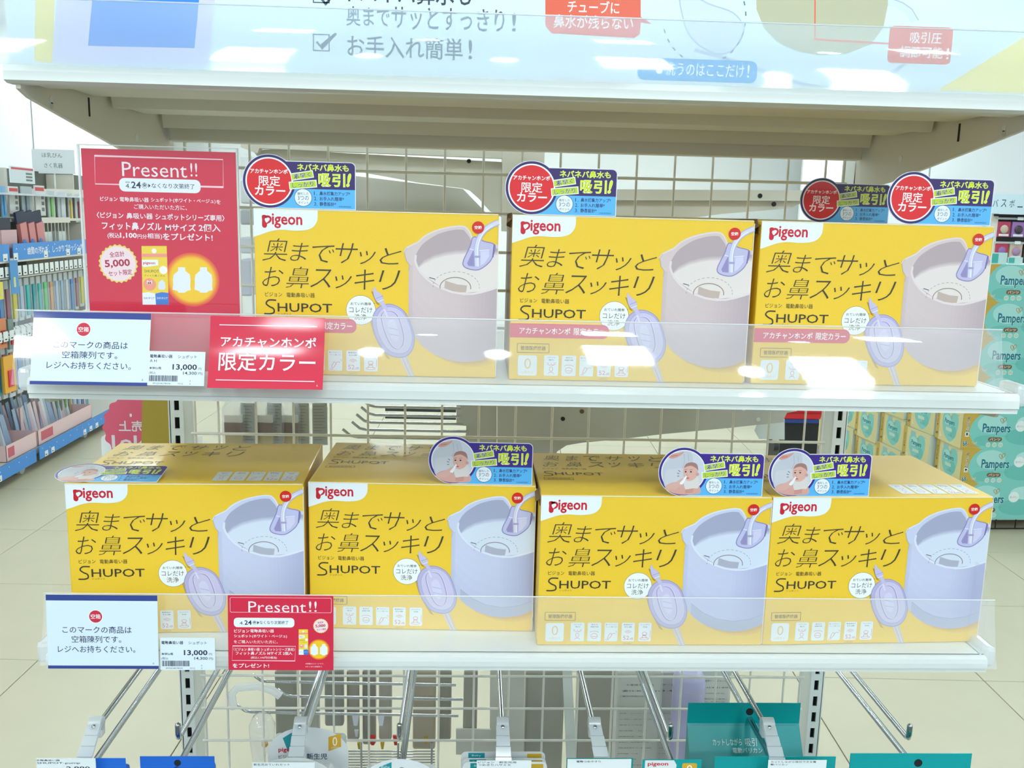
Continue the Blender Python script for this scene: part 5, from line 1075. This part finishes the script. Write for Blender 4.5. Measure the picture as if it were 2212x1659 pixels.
# middle shelf: three pink packs with navy tops, clear wire bin
for i, (px0, px1) in enumerate(((44, 62), (62, 79), (79, 98))):
    a = onX(px0, 478, LX-.02); b = onX(px1, 528, LX-.02); o = thing('pink_pouch', ['first', 'second', 'third'][i]+' pink pouch with navy top above the blue strip, counted from left', 'package', (LX-.02, a.y, .386), 0, 'pink pouches with navy tops'); w_ = (b.y-a.y)*.94; o.rotation_euler = (.16, 0, 0)
    G().box(-.01, .01, 0, w_, 0, .17).build('body', mat('pink_pack', (206, 126, 126), .35), o); G().box(-.012, .0, -.01, w_+.01, .17, .23).build('top', mat('navy_pack', (26, 34, 66), .5), o); G().tube([(.010, w_*.3, .07), (.013, w_*.3, .07)], .018, 12).build('blue_seal', bstrip, o)
a = onX(8, 486, LX-.02); o = thing('pink_pouch', 'pink and white pouch with navy top at the left picture edge', 'package', (LX-.02, a.y-.05, .386)); G().box(-.01, .01, 0, .16, 0, .14).build('body', mat('pink_pack_pale', (206, 168, 172), .35), o); G().box(-.012, 0, -.12, .12, .14, .20).build('top', mat('navy_pack2', (30, 36, 58), .5), o)
wbk = thing('wire_bin', 'pale wire bin on the middle shelf of the left rack', 'basket', (LX-.1, 4.25, .386))
for k in range(9): G().box(.06, .063, -.18+.045*k, -.176+.045*k, 0, .19).build('wire', 'wire', wbk)
G().box(.058, .066, -.19, .20, .17, .20).build('rim', 'steel_warm', wbk)
for k in range(2): G().box(.0, .05, -.12+.19*k, -.02+.19*k, 0, .12).build('inner_box', 'steel', wbk)
# upper hooks: pale cards and pouches
lpart('tag_rail', LX-.3, LX+.01, 3.4, 4.7, .70, .71, 'chrome'); lpart('upper_ledge', -2.8, LX-.05, 3.3, 4.66, .565, .58, 'steel_warm')
UP_ = [(17, 42, 402, 462, (212, 214, 214), (206, 70, 66), 'white card with red band hanging at far left, upper hooks'), (20, 77, 358, 398, (214, 224, 230), (206, 70, 90), 'wide white card with red title band above the upper hooks'), (44, 72, 402, 470, (168, 182, 188), (120, 140, 150), 'clear pouch between the two white cards, upper hooks'), (73, 99, 400, 466, (212, 214, 216), (206, 70, 66), 'second white card with red band, upper hooks'),
       (101, 120, 412, 472, (186, 200, 200), (120, 190, 90), 'clear pouch with green spoon, upper hooks'), (122, 143, 414, 474, (196, 204, 212), (200, 208, 214), 'pale plain pouch, upper hooks'), (145, 158, 418, 476, (186, 196, 196), (214, 180, 60), 'clear pouch with yellow spoon, upper hooks'), (160, 180, 420, 480, (196, 204, 206), (150, 60, 70), 'clear pouch with dark red spoons, upper hooks'), (0, 15, 402, 470, (120, 176, 216), (90, 160, 214), 'light blue card at the left picture edge, upper hooks')]
for (px0, px1, py0, py1, c, c2, l) in UP_:
    a = onX(px0, py0, LX-.06); b = onX(px1, py1, LX-.06); W_ = b.y-a.y; H_ = a.z-b.z; o = thing('hanging_pack', l, 'package', (LX-.06, a.y, b.z)); G().box(-.003, .003, 0, W_*.96, 0, H_).build('card', mat('pack_upper', c, .4), o)
    if 'red' in l and 'spoon' not in l:
        G().box(.003, .004, W_*.04, W_*.9, H_*.82, H_*.94).build('red_band', mat('band_red', c2, .5), o); 
        for k in range(3): G().box(.003, .004, W_*.6, W_*.85, H_*(.15+.2*k), H_*(.27+.2*k)).build('photo_mark', mat('photo_grey', (120, 130, 126), .6), o)
    else: G().box(.003, .010, W_*.3, W_*.6, H_*.08, H_*.75).build('content', mat('content_ink', c2, .35), o)
sg = thing('category_sign', 'grey sign with two lines of dark lettering above the left rack', 'sign', (onY(71, 374, 4.9)[0], 4.9, onY(71, 374, 4.9)[2])); b = onY(159, 324, 4.9); W_ = (b.x-sg.location.x)*1000; H_ = (b.z-sg.location.z)*1000
G().box(0, W_/1000, 0, .006, 0, H_/1000).build('board', mat('sign_grey', (206, 212, 214), .6), sg)
p = P(); p.text('ほ乳びん', W_*.24, H_*.66, W_*.72, H_*.86, (84, 92, 104), 1); p.text('さく乳器', W_*.28, H_*.24, W_*.72, H_*.44, (84, 92, 104), 1); p.build('sign_print', 'print_paper', sg, (0, -.0003, 0))
G().box(W_/2000-.004, W_/2000+.004, .006, .012, -.18, H_/1000*.5).build('pole', 'steel', sg)
tp = thing('header_panel', 'beige panel with dark slot under the grey category sign', 'panel', onY(80, 415, 5.0)); a = onY(157, 373, 5.0); G().box(0, a.x-tp.location.x, 0, .01, 0, a.z-tp.location.z).build('panel', 'steel_warm', tp); G().box(0, a.x-tp.location.x, -.002, 0, a.z-tp.location.z-.012, a.z-tp.location.z-.002).build('slot', 'dark', tp)
# white wall panels behind the left rack
for (x0, x1, l) in ((-6, -4.05, 'white wall cladding panel at far left behind the rack'), (-4.03, -2.7, 'white wall cladding panel left of the poster, behind the rack'), (3.0, 4.2, 'white wall cladding panel at right behind the toy shelves'), (4.22, 6, 'white wall cladding panel at far right')):
    tag(G().box(x0, x1, 7.6, 7.64, FLOOR, CEIL).build('wall_cladding', 'wall'), l, 'wall panel')
# white product packs in the gap right of the tall poster
for i, (y0, y1, c) in enumerate(((335, 384, (226, 230, 230)), (390, 440, (214, 220, 222)), (452, 486, (176, 182, 186)), (512, 548, (206, 212, 220)), (560, 640, (196, 200, 214)))):
    a = onY(518, y0, .34); b = onY(544, y1, .34); tag(G().box(a.x, b.x, .34, .39, b.z, a.z, b=.003).build('white_pack', mat('gap_pack', c, .45)), ['topmost', 'second', 'third', 'fourth', 'lowest'][i]+' white pack in the gap between red poster and first yellow box', 'package', 'white packs in the gap by the red poster')
# ------------------------------------------------------------------ stack of diaper boxes at right
DW, DD, DH = .44, .235, .1715
GOLD = (196, 164, 66); MINT = (124, 200, 192); TE = (0, 112, 128)
def heart(p, x, y, s_, col, L_):
    p.line(smooth([(x-s_*.1, y-s_*.75), (x-s_*.75, y), (x-s_*.8, y+s_*.45), (x-s_*.4, y+s_*.6), (x-s_*.1, y+s_*.2), (x-s_*.1, y-s_*.2), (x+s_*.1, y-s_*.25), (x+s_*.2, y), (x-s_*.02, y+s_*.3)], 4, False), s_*.17, col, L_)
    p.line(smooth([(x-s_*.1, y-s_*.75), (x+s_*.5, y-s_*.2), (x+s_*.85, y+s_*.45), (x+s_*.65, y+s_*.85), (x+s_*.3, y+s_*.75), (x, y+s_*.3)], 4, False), s_*.17, col, L_)
def diaper_front():
    p = P(); W_, H_ = DW*1000, DH*1000; p.rect(0, 0, W_, H_, GOLD, .3); p.rect(W_*.45, 0, W_, H_, MINT, .4); p.poly([q for q in ell(W_*.5, H_*.5, W_*.42, H_*.68, 60) if 1] , MINT, .5)
    p.v = [(min(max(a, 0), W_), min(max(b, 0), H_), c) for a, b, c in p.v]
    for (cx, cy, rx, ry, c) in ((140, 120, 70, 46, (164, 218, 212)), (300, 60, 90, 40, (104, 188, 180)), (120, 40, 60, 26, (108, 190, 180)), (330, 130, 70, 32, (176, 224, 220))): p.circ(cx, cy, rx, c, .7, ry=ry)
    p.v = [(min(max(a, 0), W_), min(max(b, 0), H_), c) for a, b, c in p.v]
    for i, ch in enumerate('超たっぷり!'): p.text(ch, 17, 140-15.5*i, 31, 153-15.5*i, (20, 60, 76), 2, off=.02, out=.05, oc=(240, 244, 240))
    p.text('68', 8, 14, 30, 38, TE, 2, off=.03, out=.05, oc=(240, 244, 240)); p.text('枚', 31, 16, 37, 24, TE, 2)
    p.text('ビッグ', 52, 22, 78, 34, (196, 150, 90), 2, off=.02, out=.05, oc=(240, 236, 226)); p.text('BIG 12-22kg', 46, 10, 92, 17, (120, 150, 120), 2, res=1)
    p.text('Pampers', 96, 66, 232, 122, TE, 2, off=.026, out=.03, oc=(190, 226, 226)); p.text('肌へのいちばん', 150, 58, 226, 64, (90, 150, 160), 2, res=1)
    heart(p, 192, 136, 17, (172, 136, 82), 3)
    p.rect(128, 36, 196, 56, (112, 90, 58), 2, r=9.8); p.text('パンツ', 136, 40, 188, 52, (244, 240, 230), 3, off=.012)
    for k in range(3): p.circ(132+30*k, 20, 11.5, (196, 220, 206), 2, n=20); p.line(ell(132+30*k, 20, 6, 4, 10), 1.6, (140, 168, 140), 3, True)
    p.circ(280, 110, 26, (226, 236, 234), 2, n=24); p.text('肌にやさしい', 262, 104, 300, 114, (110, 140, 130), 3, res=1)
    return p
def diaper_side():
    p = P(); W_, H_ = DD*1000, DH*1000; p.rect(0, 0, W_, H_, (214, 206, 150), .3); p.rect(0, 0, 34, H_, GOLD, .4)
    p.poly(smooth([(122, 12), (80, 40), (60, 84), (62, 128), (84, 150), (108, 148), (124, 132), (142, 150), (176, 152), (196, 130), (198, 84), (176, 36), (150, 14)], 4), MINT, .6)
    p.circ(100, 110, 30, (160, 216, 210), .8, ry=24); p.circ(160, 60, 28, (104, 188, 180), .8, ry=30)
    p.text('Pampers', 78, 86, 166, 116, TE, 2, off=.03); heart(p, 134, 126, 10, (172, 136, 82), 2)
    p.rect(94, 58, 148, 74, (190, 214, 196), 2, r=3); p.text('パンツ', 118, 34, 150, 46, (112, 90, 58), 2, off=.02)
    for i, ch in enumerate('超たっぷり!'): p.text(ch, 11, 126-12.5*i, 23, 137-12.5*i, (20, 60, 76), 1, off=.02, res=1)
    p.text('68枚', 6, 20, 30, 36, (16, 70, 90), 1, off=.03); p.text('L', 48, 20, 58, 40, (240, 240, 230), 2, off=.02)
    p.rect(66, 140, 110, 160, (150, 190, 190), .7); p.rect(150, 146, 200, 150, (150, 190, 190), .7)
    return p
MDF = diaper_front().mesh('front_print', M['print_box']); MDS = diaper_side().mesh('side_print', M['print_box'])
MDC = G().box(0, DW, 0, DD, 0, DH-.002, b=.003).mesh('carton', mat('pale_teal_carton', (206, 222, 216), .5)); MDE = G().box(-.001, DW, -.001, .0, DH-.008, DH-.003).mesh('edge_tape', M['boardedge'])
def diaper(x, y, z, a, label, group, front=True):
    t = thing('diaper_carton', label, 'box', (x, y, z), a, group)
    for nm, me, loc, rot in [('carton', MDC, (0, 0, 0), (0, 0, 0)), ('side_print', MDS, (-.0008, DD, 0), (0, 0, -math.pi/2)), ('edge_tape', MDE, (0, 0, 0), (0, 0, 0))]+([('front_print', MDF, (0, -.0015, 0), (0, 0, 0))] if front else []):
        o = bpy.data.objects.new(nm, me); COL.objects.link(o); o.parent = t; o.location = loc; o.rotation_euler = rot
BX, BY, BA = 2.235, 2.92, math.radians(5.8)
pl = thing('display_plinth', 'low dark wire plinth under the stack of mint and gold cartons', 'plinth', (BX, BY, FLOOR), BA*.4)
G().box(0, .9, .02, 1.7, .045, .055).build('top', 'grey_steel', pl)
for k in range(9): G().box(.02+.1*k, .024+.1*k, .018, .022, 0, .05).build('leg', 'rubber', pl)
G().box(0, .9, .016, .02, .0, .006).build('rail', 'rubber', pl)
Z0_ = -.703
for r in range(7):
    ox = (.0, .006, -.008, .012, -.002, .004, -.004)[r]
    diaper(BX+ox, BY, Z0_+DH*r, BA*.25, ['lowest', 'second from the floor', 'third from the floor', 'fourth from the floor', 'fifth from the floor', 'sixth from the floor', 'topmost'][r]+' mint and gold carton in the nearest column at right', 'mint and gold cartons of the nearest column')
for k in range(1, 7):
    for r in range(5):
        sx = BX-math.sin(BA)*(DD+.012)*k+(-.004, .008)[(k+r) % 2]; sy = BY+math.cos(BA)*(DD+.012)*k
        diaper(sx, sy, Z0_+DH*r+(0, .004, .03, .012, .036, .008, .04)[k], BA, 'mint and gold carton, %s from the floor in the %s column behind the nearest one' % (['first', 'second', 'third', 'fourth', 'fifth'][r], ['first', 'second', 'third', 'fourth', 'fifth', 'sixth'][k-1]), 'mint and gold cartons of the rear rows', False)
for i, (px0, px1, y0, y1) in enumerate(((2139, 2177, 546, 570), (2176, 2210, 556, 570))):
    a = onY(px0, y1, BY+.03); b = onY(px1, y0, BY+.03); o = thing('shelf_card', ['pale teal leaflet card standing on the stack of cartons', 'blue and white leaflet card standing on the stack, nearer the picture edge'][i], 'card', a); G().box(0, b.x-a.x, 0, .002, 0, b.z-a.z).build('card', mat('leaflet', (190, 224, 222), .5), o); G().box(.005, (b.x-a.x)*.45, -.001, 0, .004, (b.z-a.z)*.9).build('card_patch', mat('leaflet_teal', (70, 176, 168), .5), o)
# toy shelves above at the right edge
ty = 4.3; tr = thing('toy_rack', 'dark backed rack of small toys at the right picture edge', 'display rack', onY(2136, 560, ty)); o0 = tr.location.copy()
w_ = 1.4; hh = onY(2136, 462, ty).z-o0.z
G().box(0, w_, .1, .12, -.9, hh).build('back_panel', mat('dark_pegboard', (84, 86, 80), .7), tr); G().box(0, w_, -.02, .12, hh-.012, hh).build('top_slot', 'dark', tr); G().box(-.01, .03, 0, .05, -.9, hh+.03).build('post', 'steel_warm', tr)
for z in (hh*.93, hh*.40): G().box(.02, w_, -.01, .02, z-.012, z).build('peg_bar', 'frosted', tr); G().box(.14, .175, -.014, -.011, z-.014, z+.004).build('peg_tag', tagm, tr)
TC = [(176, 60, 90), (150, 110, 170), (170, 140, 176), (60, 150, 90), (190, 60, 80), (200, 180, 160), (70, 60, 70), (160, 60, 60)]
for i in range(8):
    col, row = i % 4, i//4; x = .03+.088*col; z = hh*(.5 if row == 0 else .02)
    o = thing('toy_pack', '%s toy pack from the left in the %s row at the right picture edge' % (['first', 'second', 'third', 'fourth'][col], ['upper', 'lower'][row]), 'toy', o0+Vector((x, -.005, z))); hz = hh*.34
    G().box(0, .078, 0, .02, 0, hz, b=.003).build('pack', mat('toy_ink', TC[i], .4), o); G().sphere((.04, -.002, hz*.5), .026, 10, 6, (1, .3, 1)).build('toy', mat('toy_face', TC[(i+5) % 8], .4), o); G().box(.01, .07, -.001, 0, hz*.06, hz*.2).build('pack_mark', tagm, o)
sp_ = thing('category_sign', 'pale blue sign with dark katakana lettering at the right picture edge', 'sign', onY(2133, 461, ty-.03)); H_ = (onY(2133, 418, ty-.03).z-sp_.location.z)*1000
G().box(0, .9, 0, .008, 0, H_/1000+.001).build('board', mat('sign_pale', (206, 228, 236), .5), sp_)
p = P()
for i, ch in enumerate('バスボール'): p.text(ch, 26+50*i, H_*.34, 58+50*i, H_*(.72 if ch != 'ー' else .4), (52, 66, 84), 1)
p.build('sign_print', 'print_paper', sp_, (0, -.0004, 0))
# white tall board right of the unit with dark hinge line
tag(G().box(2.62, 2.66, 4.9, 5.0, FLOOR, CEIL).build('white_column', 'wall'), 'slim white column behind the toy rack', 'column')
# red shopping basket on a cart, far behind, right of centre
bc = thing('basket_cart', 'black cart carrying a red shopping basket, seen below the upper shelf', 'cart', onY(1735, 960, 3.2)); k = (3.2-CAM.y)/F_PX; bc.location.z = FLOOR; zz = lambda y: onY(1735, y, 3.2).z-FLOOR
g = G(); g.prism([(-.12, 0, zz(905)), (.075, 0, zz(905)), (.095, 0, zz(872)), (-.13, 0, zz(872))], (0, .28, 0)); g.build('basket', mat('red_plastic', (206, 26, 34), .4), bc)
for z_ in (zz(880), zz(892)): G().box(-.12, .085, -.004, 0, z_-.004, z_+.002).build('basket_rib', mat('dark_red_plastic', (150, 16, 26), .5), bc)
G().box(-.12, .07, .0, .26, zz(914), zz(906)).build('blue_base', mat('blue_plastic', (30, 60, 130), .5), bc); G().box(-.10, .09, .05, .25, .06, zz(915)).build('cart_body', 'rubber', bc)
for sx in (-1, 1): G().tube([(.09*sx-.01, 0, .035), (.09*sx+.01, 0, .035)], .035, 14).build('wheel', 'rubber', bc)
cw = thing('caster_wheel', 'small black caster wheel on the floor seen below the upper shelf', 'caster', (onY(1674, 968, 1.9).x, 1.9, 0)); cw.location.z = onY(1674, 974, 1.9).z
G().tube([(-.008, 0, .016), (.008, 0, .016)], .016, 14).build('wheel', 'rubber', cw); G().box(-.01, .01, -.005, .005, .028, .06).build('fork', 'grey_steel', cw)
bpy.data.objects.remove(_to); bpy.data.curves.remove(_tc)
